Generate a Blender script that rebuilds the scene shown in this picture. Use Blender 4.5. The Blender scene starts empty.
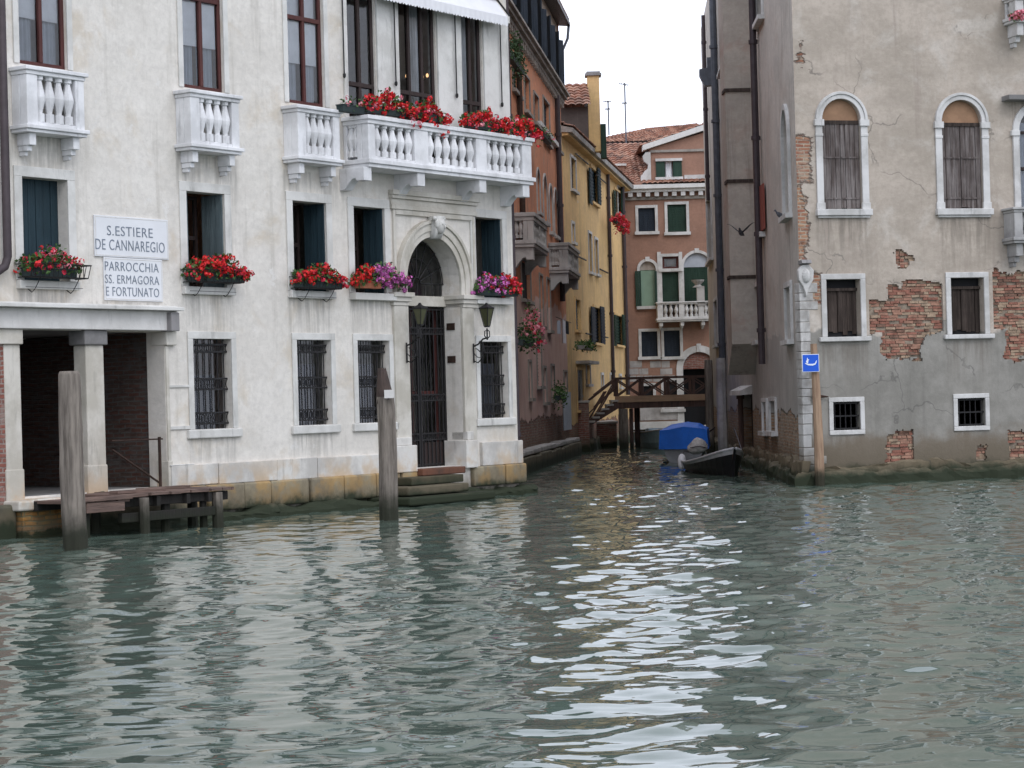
import bpy, bmesh, math, random
import numpy as np
from mathutils import Vector, Matrix
random.seed(7)
R_=math.radians
SC=bpy.context.scene; COL=SC.collection
# ------------------------------------------------------------------ camera
F=2200.0; CAMH=2.0; PIT=0.0069338; ROL=-0.0272788
def cray(x,y):
    c,s=math.cos(ROL),math.sin(ROL); x,y=c*x-s*y,s*x+c*y
    c,s=math.cos(PIT),math.sin(PIT)
    return Vector((x,c*1-s*y,s*1+c*y))
def cdir(x,y,w):
    c,s=math.cos(ROL),math.sin(ROL); x,y=c*x-s*y,s*x+c*y
    c,s=math.cos(PIT),math.sin(PIT)
    return Vector((x,c*w-s*y,s*w+c*y))
def ray(px,py): return cray((px-512)/F,-(py-384)/F)
cam=bpy.data.cameras.new('camera'); co=bpy.data.objects.new('camera',cam); COL.objects.link(co)
rx,ry,rz=cdir(1,0,0),cdir(0,1,0),-cdir(0,0,1)
M4=Matrix.Identity(4)
for i in range(3): M4[i][0]=rx[i]; M4[i][1]=ry[i]; M4[i][2]=rz[i]
M4[2][3]=CAMH; co.matrix_world=M4
cam.sensor_width=36; cam.lens=F*36/1024; cam.clip_start=0.2; cam.clip_end=3000
SC.camera=co
# ------------------------------------------------------------------ sky, sun, exposure
W=bpy.data.worlds.new('World'); SC.world=W; W.use_nodes=True; wt=W.node_tree; wt.nodes.clear()
wo=wt.nodes.new('ShaderNodeOutputWorld'); bg=wt.nodes.new('ShaderNodeBackground')
sk=wt.nodes.new('ShaderNodeTexSky'); sk.sky_type='NISHITA'; sk.sun_disc=False
SUN_EL,SUN_AZ=48,150      # azimuth clockwise from +Y (behind the camera, to the right)
sk.sun_elevation=R_(SUN_EL); sk.sun_rotation=R_(SUN_AZ); sk.dust_density=4; sk.air_density=1
hs=wt.nodes.new('ShaderNodeHueSaturation'); hs.inputs['Saturation'].default_value=0.35
mx=wt.nodes.new('ShaderNodeMix'); mx.data_type='RGBA'; mx.inputs[0].default_value=0.8
mx.inputs[7].default_value=(15.0,15.9,18.3,1)
wt.links.new(sk.outputs[0],hs.inputs['Color']); wt.links.new(hs.outputs[0],mx.inputs[6])
wt.links.new(mx.outputs[2],bg.inputs[0]); bg.inputs[1].default_value=0.13
wt.links.new(bg.outputs[0],wo.inputs[0])
sl=bpy.data.lights.new('sun','SUN'); sl.energy=0.7; sl.angle=R_(25); sl.color=(1,.97,.92)
so=bpy.data.objects.new('sun',sl); COL.objects.link(so)
sd=Vector((math.sin(R_(SUN_AZ))*math.cos(R_(SUN_EL)),math.cos(R_(SUN_AZ))*math.cos(R_(SUN_EL)),math.sin(R_(SUN_EL))))
so.rotation_euler=sd.to_track_quat('Z','Y').to_euler(); so.location=(0,0,40)
vs=SC.view_settings; vs.view_transform='Standard'; vs.look='None'; vs.exposure=-0.2; vs.gamma=1; vs.use_curve_mapping=False
SC.cycles.max_bounces=8
# ------------------------------------------------------------------ helpers
class Plane:
    def __init__(s,o,a=None,to=None):
        s.o=Vector((o[0],o[1],0))
        if to is not None: a=math.atan2(to[1]-o[1],to[0]-o[0])
        s.a=a; s.u=Vector((math.cos(a),math.sin(a),0)); s.n=Vector((math.sin(a),-math.cos(a),0))
    def W(s,S,z,d=0): return s.o+s.u*S+s.n*d+Vector((0,0,z))
    def P(s,px,py,d=0):
        r=ray(px,py); t=(s.n.dot(s.o)+d)/s.n.dot(r); p=r*t
        return ((p-s.o).dot(s.u), p.z+CAMH)
    def S(s,px,py=384,d=0): return s.P(px,py,d)[0]
    def Z(s,px,py,d=0): return s.P(px,py,d)[1]
    def R(s,x0,y0,x1,y1,d=0):
        xm,ym=(x0+x1)/2,(y0+y1)/2
        return s.S(x0,ym,d),s.S(x1,ym,d),s.Z(xm,y1,d),s.Z(xm,y0,d)
def link(o): COL.objects.link(o); return o
INV={}
def thing(name,label,cat,loc=(0,0,0),rz=0,group=None):
    o=link(bpy.data.objects.new(name,None)); o.location=loc; o.rotation_euler=(0,0,rz); o.empty_display_size=.3
    o['label']=label; o['category']=cat
    if group: o['group']=group
    INV[o.name]=(Matrix.Translation(Vector(loc))@Matrix.Rotation(rz,4,'Z')).inverted()
    return o
class MB:
    def __init__(s): s.v=[]; s.f=[]; s.uv=None
    def add(s,vs,fs):
        b=len(s.v); s.v+= [Vector(v) for v in vs]; s.f+=[tuple(b+i for i in f) for f in fs]
    def box(s,pl,s0,s1,z0,z1,d0,d1):
        if s0>s1: s0,s1=s1,s0
        if d0>d1: d0,d1=d1,d0
        if z0>z1: z0,z1=z1,z0
        P=[pl.W(a,c,b) for c in (z0,z1) for a,b in ((s0,d1),(s1,d1),(s1,d0),(s0,d0))]
        s.add(P,[(0,1,5,4),(1,2,6,5),(2,3,7,6),(3,0,4,7),(4,5,6,7),(3,2,1,0)])
    def prism(s,pl,poly,d0,d1):      # polygon in (s,z), extruded along d
        n=len(poly); P=[pl.W(a,b,d1) for a,b in poly]+[pl.W(a,b,d0) for a,b in poly]
        s.add(P,[tuple(range(n)),tuple(range(2*n-1,n-1,-1))]+[(i,n+i,n+(i+1)%n,(i+1)%n) for i in range(n)])
    def side(s,pl,poly,s0,s1):       # polygon in (d,z), extruded along s
        n=len(poly); P=[pl.W(s0,b,a) for a,b in poly]+[pl.W(s1,b,a) for a,b in poly]
        s.add(P,[tuple(range(n)),tuple(range(2*n-1,n-1,-1))]+[(i,n+i,n+(i+1)%n,(i+1)%n) for i in range(n)])
    def tube(s,pts,r,n=6,cap=True):
        pts=[Vector(p) for p in pts]; rs=r if isinstance(r,(list,tuple)) else [r]*len(pts)
        base=len(s.v); prev=None
        for i,p in enumerate(pts):
            t=(pts[min(i+1,len(pts)-1)]-pts[max(i-1,0)])
            if t.length<1e-9: t=Vector((0,0,1))
            t.normalize()
            if prev is None:
                a=t.orthogonal().normalized()
            else:
                a=prev-t*prev.dot(t); a=a.normalized() if a.length>1e-6 else t.orthogonal().normalized()
            prev=a; b=t.cross(a)
            for k in range(n):
                th=2*math.pi*k/n; s.v.append(p+(a*math.cos(th)+b*math.sin(th))*rs[i])
        for i in range(len(pts)-1):
            for k in range(n):
                s.f.append((base+i*n+k,base+i*n+(k+1)%n,base+(i+1)*n+(k+1)%n,base+(i+1)*n+k))
        if cap:
            s.f.append(tuple(base+k for k in range(n))[::-1]); s.f.append(tuple(base+(len(pts)-1)*n+k for k in range(n)))
    def lathe(s,c,prof,n=10,a0=0,sx=1,sy=1):
        c=Vector(c); b=len(s.v)
        for r,z in prof:
            for k in range(n):
                th=a0+2*math.pi*k/n; s.v.append(c+Vector((r*math.cos(th)*sx,r*math.sin(th)*sy,z)))
        for i in range(len(prof)-1):
            for k in range(n): s.f.append((b+i*n+k,b+i*n+(k+1)%n,b+(i+1)*n+(k+1)%n,b+(i+1)*n+k))
        s.f.append(tuple(b+k for k in range(n))[::-1]); s.f.append(tuple(b+(len(prof)-1)*n+k for k in range(n)))
    def loft(s,rings,caps=True,closed=True):
        n=len(rings[0]); b=len(s.v)
        for r in rings: s.v+=[Vector(p) for p in r]
        for i in range(len(rings)-1):
            for k in range(n if closed else n-1): s.f.append((b+i*n+k,b+i*n+(k+1)%n,b+(i+1)*n+(k+1)%n,b+(i+1)*n+k))
        if caps and closed: s.f.append(tuple(b+k for k in range(n))[::-1]); s.f.append(tuple(b+(len(rings)-1)*n+k for k in range(n)))
    def build(s,name,m,parent=None,pl=None,smooth=False,bevel=0,inv=None):
        if not s.v: return None
        me=bpy.data.meshes.new(name)
        Mi=inv if inv is not None else (INV[root(parent).name] if parent else None)
        vs=[(Mi@v) if Mi is not None else v for v in s.v]
        me.from_pydata([tuple(v) for v in vs],[],s.f)
        me.materials.append(m)
        uvl=me.uv_layers.new(name='UVMap')
        n=len(me.loops); vi=np.empty(n,dtype=np.int32); me.loops.foreach_get('vertex_index',vi)
        W=np.array([tuple(v) for v in s.v])
        if pl is not None:
            q=W-np.array(pl.o); S=q@np.array(pl.u); D=q@np.array(pl.n)
            uv=np.stack([S-D,W[:,2]],1)
        else: uv=np.stack([W[:,0]+W[:,1],W[:,2]],1)
        uvl.data.foreach_set('uv',uv[vi].astype(np.float32).ravel())
        if smooth: me.polygons.foreach_set('use_smooth',[True]*len(me.polygons))
        me.update()
        o=link(bpy.data.objects.new(name,me))
        if parent: o.parent=parent
        if bevel:
            bm=o.modifiers.new('bevel','BEVEL'); bm.width=bevel; bm.segments=2; bm.limit_method='ANGLE'; bm.angle_limit=R_(40)
        return o
def root(o):
    while o.parent: o=o.parent
    return o
def tag(o,label,cat,group=None):
    o['label']=label; o['category']=cat
    if group: o['group']=group
    return o
def copy_tree(o,parent=None):
    c=o.copy(); COL.objects.link(c); c.parent=parent
    for ch in list(o.children): copy_tree(ch,c)
    return c
# ------------------------------------------------------------------ material helper
class NT:
    def __init__(s,name,rough=.85,spec=.3):
        s.m=bpy.data.materials.new(name); s.m.use_nodes=True; s.t=s.m.node_tree; s.t.nodes.clear()
        s.out=s.t.nodes.new('ShaderNodeOutputMaterial'); s.b=s.t.nodes.new('ShaderNodeBsdfPrincipled')
        s.t.links.new(s.b.outputs[0],s.out.inputs[0]); s.b.inputs['Roughness'].default_value=rough
        s.b.inputs['Specular IOR Level'].default_value=spec
        g=s.t.nodes.new('ShaderNodeNewGeometry'); s.pos=g.outputs['Position']; s.nor=g.outputs['Normal']
        u=s.t.nodes.new('ShaderNodeUVMap'); u.uv_map='UVMap'; s.uv=u.outputs[0]
        x=s.t.nodes.new('ShaderNodeSeparateXYZ'); s.t.links.new(s.pos,x.inputs[0]); s.z=x.outputs[2]
    def set(s,i,v):
        if isinstance(v,bpy.types.NodeSocket): s.t.links.new(v,i)
        elif isinstance(v,(tuple,list)) and len(v)==3 and i.type=='RGBA': i.default_value=(*v,1)
        else: i.default_value=v
    def math(s,op,a,b=0,cl=False):
        n=s.t.nodes.new('ShaderNodeMath'); n.operation=op; n.use_clamp=cl; s.set(n.inputs[0],a); s.set(n.inputs[1],b); return n.outputs[0]
    def mix(s,f,a,b,mode='MIX'):
        n=s.t.nodes.new('ShaderNodeMix'); n.data_type='RGBA'; n.blend_type=mode; s.set(n.inputs[0],f); s.set(n.inputs[6],a); s.set(n.inputs[7],b); return n.outputs[2]
    def map(s,v,sc=(1,1,1),loc=(0,0,0)):
        n=s.t.nodes.new('ShaderNodeMapping'); s.t.links.new(v,n.inputs[0]); n.inputs['Scale'].default_value=sc; n.inputs['Location'].default_value=loc; return n.outputs[0]
    def noise(s,v,scale=1,det=5,ro=.6,dist=0):
        n=s.t.nodes.new('ShaderNodeTexNoise'); s.t.links.new(v,n.inputs['Vector']); n.inputs['Scale'].default_value=scale
        n.inputs['Detail'].default_value=det; n.inputs['Roughness'].default_value=ro; n.inputs['Distortion'].default_value=dist; return n.outputs['Fac']
    def step(s,v,a,b,t0=0,t1=1):
        n=s.t.nodes.new('ShaderNodeMapRange'); n.interpolation_type='SMOOTHSTEP'; s.set(n.inputs[0],v)
        n.inputs[1].default_value=a; n.inputs[2].default_value=b; n.inputs[3].default_value=t0; n.inputs[4].default_value=t1; return n.outputs[0]
    def bump(s,h,st=.4,dist=.02,prev=None):
        n=s.t.nodes.new('ShaderNodeBump'); n.inputs['Strength'].default_value=st; n.inputs['Distance'].default_value=dist; s.set(n.inputs['Height'],h)
        if prev: s.t.links.new(prev,n.inputs['Normal'])
        return n.outputs[0]
    def brick(s,c1,c2,mortar,w=.27,h=.078,ms=.015,v=None):
        n=s.t.nodes.new('ShaderNodeTexBrick'); nz=s.t.nodes.new('ShaderNodeTexNoise'); nz.inputs['Scale'].default_value=2.5; nz.inputs['Detail'].default_value=4; s.t.links.new(s.uv,nz.inputs['Vector'])
        vm=s.t.nodes.new('ShaderNodeVectorMath'); vm.operation='MULTIPLY_ADD'; s.t.links.new(nz.outputs['Color'],vm.inputs[0]); vm.inputs[1].default_value=(.16,.085,0); s.t.links.new(v or s.uv,vm.inputs[2]); s.t.links.new(vm.outputs[0],n.inputs['Vector'])
        n.inputs['Scale'].default_value=1; n.inputs['Brick Width'].default_value=w; n.inputs['Row Height'].default_value=h
        n.inputs['Mortar Size'].default_value=ms; n.inputs['Mortar Smooth'].default_value=.3; n.inputs['Bias'].default_value=0
        s.set(n.inputs['Color1'],c1); s.set(n.inputs['Color2'],c2); s.set(n.inputs['Mortar'],mortar)
        return n.outputs['Color'],n.outputs['Fac']
    def vor(s,v,scale,feat='F1'):
        n=s.t.nodes.new('ShaderNodeTexVoronoi'); n.feature=feat; s.t.links.new(v,n.inputs['Vector']); n.inputs['Scale'].default_value=scale; return n
    def done(s,col,nrm=None,rough=None):
        s.set(s.b.inputs['Base Color'],col)
        if nrm is not None: s.t.links.new(nrm,s.b.inputs['Normal'])
        if rough is not None: s.set(s.b.inputs['Roughness'],rough)
        return s.m
def simple(name,c,rough=.7,var=.15,scale=6,bump=.15,metal=0,c2=None,stretch=(1,1,1)):
    n=NT(name,rough); f=n.noise(n.map(n.pos,stretch),scale,4)
    c2=c2 or tuple(x*(1-var*2) for x in c)
    n.b.inputs['Metallic'].default_value=metal
    return n.done(n.mix(n.step(f,.3,.7),c,c2),n.bump(n.noise(n.pos,scale*6,3),bump,.01))
def sdmask(n,boxes,warp=.5,soft=.05,ws=1.0):
    """union of rounded boxes (s0,s1,z0,z1) with a ragged edge, 1 inside"""
    x=n.t.nodes.new('ShaderNodeSeparateXYZ'); n.t.links.new(n.uv,x.inputs[0]); u,v=x.outputs[0],x.outputs[1]
    nz=n.math('MULTIPLY',n.math('SUBTRACT',n.noise(n.uv,ws,6,.65),.5),warp*2)
    nb=n.math('MULTIPLY',n.math('SUBTRACT',n.noise(n.map(n.uv,(3.7,12,1)),1,2,.5),.5),warp*.5)
    nz=n.math('ADD',nz,nb)
    cur=None
    for s0,s1,z0,z1 in boxes:
        dx=n.math('SUBTRACT',n.math('ABSOLUTE',n.math('SUBTRACT',u,(s0+s1)/2)),abs(s1-s0)/2)
        dz=n.math('SUBTRACT',n.math('ABSOLUTE',n.math('SUBTRACT',v,(z0+z1)/2)),abs(z1-z0)/2)
        d=n.math('MAXIMUM',dx,dz)
        cur=d if cur is None else n.math('MINIMUM',cur,d)
    return n.step(n.math('ADD',cur,nz),-soft,soft,1,0)
def plaster(name,c1,c2,damp=None,drips=None,stain=None,stain_amt=.5,bricks=None,zone=None,algae=.45,streak=(.2,.19,.17),streak_amt=.35,fine=.05,brickc=((.42,.17,.10),(.55,.30,.17),(.42,.38,.33)),peel=None,low=None,white_spots=None,cracks=.0):
    n=NT(name,.92,.15)
    a=n.noise(n.map(n.pos,(1,1,1.8)),.5,9,.68); col=n.mix(n.step(a,.38,.62),c1,c2)
    if stain:
        b=n.noise(n.map(n.pos,(1,1,1),(7,3,9)),.9,7,.6,.6); col=n.mix(n.math('MULTIPLY',n.step(b,.5,.68),stain_amt),col,stain)
    f=n.noise(n.pos,9,6,.7); col=n.mix(n.math('MULTIPLY',n.step(f,.35,.75),.4),col,tuple(x*.72 for x in c2))
    g=n.noise(n.map(n.pos,(1,1,2.2),(3,1,4)),2.4,8,.75); col=n.mix(n.math('MULTIPLY',n.step(g,.5,.66),.35),col,tuple(x*.72 for x in c1)); col=n.mix(n.math('MULTIPLY',n.step(g,.46,.32),.3),col,tuple(min(x*1.13,.85) for x in c1))
    st=n.noise(n.map(n.pos,(2.2,2.2,.16)),1.6,6,.65); col=n.mix(n.math('MULTIPLY',n.step(st,.52,.72),streak_amt),col,streak)
    h=n.math('MULTIPLY',f,.5)
    if zone:     # lower render of another colour, with a ragged edge: z, colour a, colour b
        zz=n.math('ADD',n.z,n.math('MULTIPLY',n.math('SUBTRACT',n.noise(n.pos,.55,5,.6),.5),1.4))
        zm=n.step(zz,zone[0]-.04,zone[0]+.04,1,0)
        zc=n.mix(n.step(n.noise(n.map(n.pos,(1,1,1),(4,4,4)),.9,8,.7),.35,.65),zone[1],zone[2])
        zc=n.mix(n.math('MULTIPLY',n.step(st,.5,.7),.3),zc,tuple(x*.6 for x in zone[1]))
        col=n.mix(zm,col,zc); h=n.math('ADD',h,n.math('MULTIPLY',zm,.3))
    if white_spots:
        w=n.noise(n.map(n.pos,(1,1,1),(1,8,2)),2.2,6,.7); col=n.mix(n.math('MULTIPLY',n.step(w,.62,.68),.6),col,white_spots)
    if cracks:
        wn=n.t.nodes.new('ShaderNodeTexNoise'); wn.inputs['Scale'].default_value=1.1; wn.inputs['Detail'].default_value=5; n.t.links.new(n.pos,wn.inputs['Vector'])
        wm_=n.t.nodes.new('ShaderNodeVectorMath'); wm_.operation='MULTIPLY_ADD'; n.t.links.new(wn.outputs['Color'],wm_.inputs[0]); wm_.inputs[1].default_value=(1.5,1.5,1.5); n.t.links.new(n.pos,wm_.inputs[2])
        v=n.vor(wm_.outputs[0],.38,'DISTANCE_TO_EDGE'); wv=n.math('ADD',v.outputs['Distance'],n.math('MULTIPLY',n.math('SUBTRACT',n.noise(n.pos,3,4),.5),.06))
        wv=v.outputs['Distance']; cr=n.math('MULTIPLY',n.step(wv,.002,.009,1,0),n.step(n.noise(n.pos,.6,2),.48,.56)); col=n.mix(n.math('MULTIPLY',cr,cracks),col,(.09,.085,.08))
    if drips:
        x=n.t.nodes.new('ShaderNodeSeparateXYZ'); n.t.links.new(n.uv,x.inputs[0]); U,Vv=x.outputs[0],x.outputs[1]; tot=None
        dn=n.step(n.noise(n.map(n.uv,(7,.5,1)),1.2,5,.7),.38,.66)
        for (a,b,z0,L) in DRIPS[drips]:
            side=n.step(n.math('ABSOLUTE',n.math('SUBTRACT',U,(a+b)/2)),(b-a)/2-.08,(b-a)/2+.06,1,0)
            dd=n.math('SUBTRACT',z0,Vv); v_=n.math('MULTIPLY',n.step(dd,-.02,.03),n.step(dd,0,L,1,0)); m_=n.math('MULTIPLY',side,v_); tot=m_ if tot is None else n.math('MAXIMUM',tot,m_)
        col=n.mix(n.math('MULTIPLY',n.math('MULTIPLY',tot,dn),.62),col,tuple(x*.42 for x in c2))
    if damp:
        dz=n.math('ADD',n.z,n.math('MULTIPLY',n.math('SUBTRACT',n.noise(n.pos,1.4,6,.7),.5),.9)); col=n.mix(n.step(dz,damp[0]-.15,damp[0]+.2,.8,0),col,damp[1])
    nrm=None
    if bricks is not None or low:
        bc,bf=n.brick(*brickc)
        nb=n.noise(n.map(n.uv,(4,13,1)),1,3,.6); bc=n.mix(n.math('MULTIPLY',n.step(nb,.4,.7),.6),bc,tuple(x*.5 for x in brickc[0]))
        pale=n.noise(n.map(n.uv,(1,1,1),(3,3,3)),1.5,5,.7); bc=n.mix(n.math('MULTIPLY',n.step(pale,.48,.66),.7),bc,brickc[2]); ero=n.noise(n.map(n.uv,(2.2,7,1),(2,2,2)),1.2,6,.75); bc=n.mix(n.math('MULTIPLY',n.step(ero,.52,.7),.75),bc,tuple(x*.28 for x in brickc[0]))
        m=None
        if bricks: m=sdmask(n,bricks)
        if low:
            lz=n.math('ADD',n.z,n.math('MULTIPLY',n.math('SUBTRACT',n.noise(n.pos,1.1,5,.6),.5),.9)); lm=n.step(lz,low-.03,low+.03,1,0)
            m=lm if m is None else n.math('MAXIMUM',m,lm)
        edge=n.math('MULTIPLY',n.math('MULTIPLY',m,n.math('SUBTRACT',1,m)),4)
        col=n.mix(m,col,bc); col=n.mix(n.math('MULTIPLY',edge,.6),col,(.06,.05,.045))
        h=n.math('ADD',n.math('MULTIPLY',h,n.math('SUBTRACT',1,m)),n.math('SUBTRACT',1.6,n.math('MULTIPLY',m,n.math('ADD',1.2,n.math('MULTIPLY',bf,.6)))))
    if algae:
        az=n.math('ADD',n.z,n.math('MULTIPLY',n.math('SUBTRACT',n.noise(n.pos,1.7,6,.7),.5),.5))
        col=n.mix(n.step(az,algae*.9,algae*2.2,.65,0),col,(.12,.10,.07))
        col=n.mix(n.step(az,algae*.5,algae*1.0,.95,0),col,(.025,.032,.018))
    return n.done(col,n.bump(h,.7,.03))
def wood(name,c1,c2,sc=1,algae=0,rough=.8,horiz=False):
    n=NT(name,rough,.2); mp=(9*sc,9*sc,.7*sc) if not horiz else (1.2*sc,1.2*sc,14*sc)
    f=n.noise(n.map(n.pos,mp),1.5,6,.7); g=n.noise(n.pos,1.2*sc,4)
    col=n.mix(n.step(f,.35,.68),c1,c2); col=n.mix(n.math('MULTIPLY',n.step(g,.45,.7),.5),col,tuple(x*.55 for x in c1))
    if algae:
        az=n.math('ADD',n.z,n.math('MULTIPLY',n.math('SUBTRACT',n.noise(n.pos,5,4),.5),.35))
        col=n.mix(n.step(az,algae*.4,algae*1.6,.95,0),col,(.022,.025,.016))
    return n.done(col,n.bump(f,1.0,.03))
def stone(name,c1,c2,algae=.3,rust=None,joints=False):
    n=NT(name,.8,.25); a=n.noise(n.pos,1.3,8,.65); col=n.mix(n.step(a,.38,.64),c1,c2)
    d=n.noise(n.map(n.pos,(3,3,.5)),1.6,6,.7); col=n.mix(n.math('MULTIPLY',n.step(d,.55,.72),.55),col,tuple(x*.5 for x in c2))
    if rust:
        r=n.noise(n.map(n.pos,(1,1,1),(5,1,2)),1.4,5,.6); rz=n.step(n.math('ADD',n.z,n.math('MULTIPLY',a,.4)),.55,1.5,1,0)
        col=n.mix(n.math('MULTIPLY',n.math('MULTIPLY',n.step(r,.45,.6),rz),.75),col,rust)
    if algae:
        az=n.math('ADD',n.z,n.math('MULTIPLY',n.math('SUBTRACT',n.noise(n.pos,2.2,6,.7),.5),.45))
        col=n.mix(n.step(az,algae*.9,algae*2.0,.6,0),col,(.14,.11,.07))
        col=n.mix(n.step(az,algae*.5,algae*1.1,.97,0),col,(.022,.03,.016))
    h=n.noise(n.pos,14,5,.7)
    return n.done(col,n.bump(n.math('ADD',n.math('MULTIPLY',a,1.2),n.math('MULTIPLY',h,.5)),.5,.02))
def glassmat(name,tint=(.9,.93,.95)):
    m=bpy.data.materials.new(name); m.use_nodes=True; t=m.node_tree; t.nodes.clear()
    o=t.nodes.new('ShaderNodeOutputMaterial'); mix=t.nodes.new('ShaderNodeMixShader'); tr=t.nodes.new('ShaderNodeBsdfTransparent'); gl=t.nodes.new('ShaderNodeBsdfGlossy')
    fr=t.nodes.new('ShaderNodeFresnel'); fr.inputs[0].default_value=1.7; gl.inputs['Roughness'].default_value=.03; tr.inputs[0].default_value=(*tint,1)
    t.links.new(fr.outputs[0],mix.inputs[0]); t.links.new(tr.outputs[0],mix.inputs[1]); t.links.new(gl.outputs[0],mix.inputs[2]); t.links.new(mix.outputs[0],o.inputs[0]); return m
def leafmat(name,c1,c2):
    n=NT(name,.55,.3); oi=n.noise(n.pos,14,2); n.b.inputs['Subsurface Weight'].default_value=0
    return n.done(n.mix(n.step(oi,.35,.65),c1,c2))
# ------------------------------------------------------------------ geometry helpers
def arc(sc,zc,r,n=16,a0=180,a1=0):
    return [(sc+r*math.cos(R_(a0+(a1-a0)*i/n)),zc+r*math.sin(R_(a0+(a1-a0)*i/n))) for i in range(n+1)]
def wall(pl,s0,s1,z0,z1,ops,d=0,mb=None,depth=.2,nosill=False):
    """front sheet with real openings and their reveals; op: (s0,s1,z0,z1,arch,depth)"""
    mb=mb or MB()
    ops=[(o[0],o[1],o[2],o[3],(o[4] if len(o)>4 else False),(o[5] if len(o)>5 else depth)) for o in ops]
    ss=sorted({s0,s1,*[min(max(v,s0),s1) for o in ops for v in o[:2]]}); zs=sorted({z0,z1,*[min(max(v,z0),z1) for o in ops for v in o[2:4]]})
    for i in range(len(ss)-1):
        run=None
        for j in range(len(zs)-1):
            a,b,c,e=ss[i],ss[i+1],zs[j],zs[j+1]
            hole=any(o[0]-1e-6<=(a+b)/2<=o[1]+1e-6 and o[2]-1e-6<=(c+e)/2<=o[3]+1e-6 for o in ops)
            if hole or b-a<1e-5 or e-c<1e-5: continue
            mb.add([pl.W(a,c,d),pl.W(b,c,d),pl.W(b,e,d),pl.W(a,e,d)],[(0,1,2,3)])
    for o in ops:
        a,b,c,e,ar,D=o
        if ar:
            r=(b-a)/2; zc=e-r; pts=arc((a+b)/2,zc,r); N=len(pts)
            m=N//2
            for i in range(m): mb.add([pl.W(a,e,d),pl.W(*pts[i],d),pl.W(*pts[i+1],d)],[(0,1,2)])
            for i in range(m,N-1): mb.add([pl.W(b,e,d),pl.W(*pts[i],d),pl.W(*pts[i+1],d)],[(0,1,2)])
            loop=[(a,c)]+pts+[(b,c)]
        else: loop=[(a,c),(a,e),(b,e),(b,c)]
        for i in range(len(loop)):
            p,q=loop[i],loop[(i+1)%len(loop)]
            mb.add([pl.W(*p,d),pl.W(*q,d),pl.W(*q,d-D),pl.W(*p,d-D)],[(0,1,2,3)])
    return mb
def ring(mb,pl,sc,zc,r0,r1,d0,d1,zb=None,n=20):
    """arched band r0..r1 with straight legs down to zb"""
    po=arc(sc,zc,r1,n); pi=arc(sc,zc,r0,n)
    if zb is not None: po=[(sc-r1,zb)]+po+[(sc+r1,zb)]; pi=[(sc-r0,zb)]+pi+[(sc+r0,zb)]
    for i in range(len(po)-1):
        q=[po[i],po[i+1],pi[i+1],pi[i]]
        P=[pl.W(a,b,d1) for a,b in q]+[pl.W(a,b,d0) for a,b in q]
        mb.add(P,[(0,1,2,3),(1,0,4,5),(3,2,6,7)]+([(0,3,7,4)] if i==0 else [])+([(2,1,5,6)] if i==len(po)-2 else []))
def surround(mb,pl,s0,s1,z0,z1,w,d0,d1,sill=None):
    mb.box(pl,s0-w,s0,z0,z1,d0,d1); mb.box(pl,s1,s1+w,z0,z1,d0,d1); mb.box(pl,s0-w,s1+w,z1,z1+w,d0,d1)
    if sill is None: mb.box(pl,s0-w,s1+w,z0-w,z0,d0,d1)
def arch_panel(pl,s0,s1,z0,z1,d,mb=None,th=.03):
    mb=mb or MB(); r=(s1-s0)/2; mb.prism(pl,[(s0,z0)]+arc((s0+s1)/2,z1-r,r)+[(s1,z0)],d-th,d); return mb
def planks(mb,pl,s0,s1,z0,z1,d,th,n,seed=0,jit=.012,ragged=0):
    rnd=random.Random(seed); w=(s1-s0)/n
    for i in range(n):
        k=rnd.uniform(-jit,jit); mb.box(pl,s0+w*i+.006,s0+w*(i+1)-.004,z0+rnd.uniform(0,ragged),z1,d-th,d+k)
def hull(mb,pl,s0,s1,z0,z1,depth,d=0,ends=(1,1),top=1):
    a,b,c,e=pl.W(s0,z0,d),pl.W(s1,z0,d),pl.W(s1,z0,d-depth),pl.W(s0,z0,d-depth); h=Vector((0,0,z1-z0))
    V=[a,b,c,e,a+h,b+h,c+h,e+h]; f=[(2,3,7,6)]
    if ends[0]: f.append((3,0,4,7))
    if ends[1]: f.append((1,2,6,5))
    if top: f.append((4,5,6,7))
    mb.add(V,f)
def grille(mb,pl,s0,s1,z0,z1,d,nv,hz,r=.012,scroll=True):
    for i in range(nv):
        s=s0+(s1-s0)*(i+.5)/nv; mb.tube([pl.W(s,z0,d),pl.W(s,z1,d)],r,5)
    for z in hz: mb.box(pl,s0,s1,z-r*1.2,z+r*1.2,d-r,d+r)
    if scroll:
        for k in range(len(hz)-1):
            if hz[k+1]-hz[k]<.28:
                for i in range(nv+1):
                    s=s0+(s1-s0)*i/nv; zz=(hz[k]+hz[k+1])/2; rr=(hz[k+1]-hz[k])/2*.8
                    mb.tube([pl.W(s+rr*.55*math.cos(t),zz+rr*math.sin(t),d) for t in [2*math.pi*q/8 for q in range(9)]],r*.7,4,False)
def curtain(pl,s0,s1,z0,z1,d,waves=6,amp=.03,seed=0):
    mb=MB(); n=waves*6; rnd=random.Random(seed); ph=rnd.random()*6
    V=[];Fc=[]
    for i in range(n+1):
        s=s0+(s1-s0)*i/n; dd=d+amp*math.sin(i/6*2*math.pi+ph)+amp*.4*math.sin(i*.7+ph)
        V+=[pl.W(s,z0,dd),pl.W(s,z1,dd)]
    for i in range(n): Fc.append((2*i,2*i+2,2*i+3,2*i+1))
    mb.add(V,Fc); return mb
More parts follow.
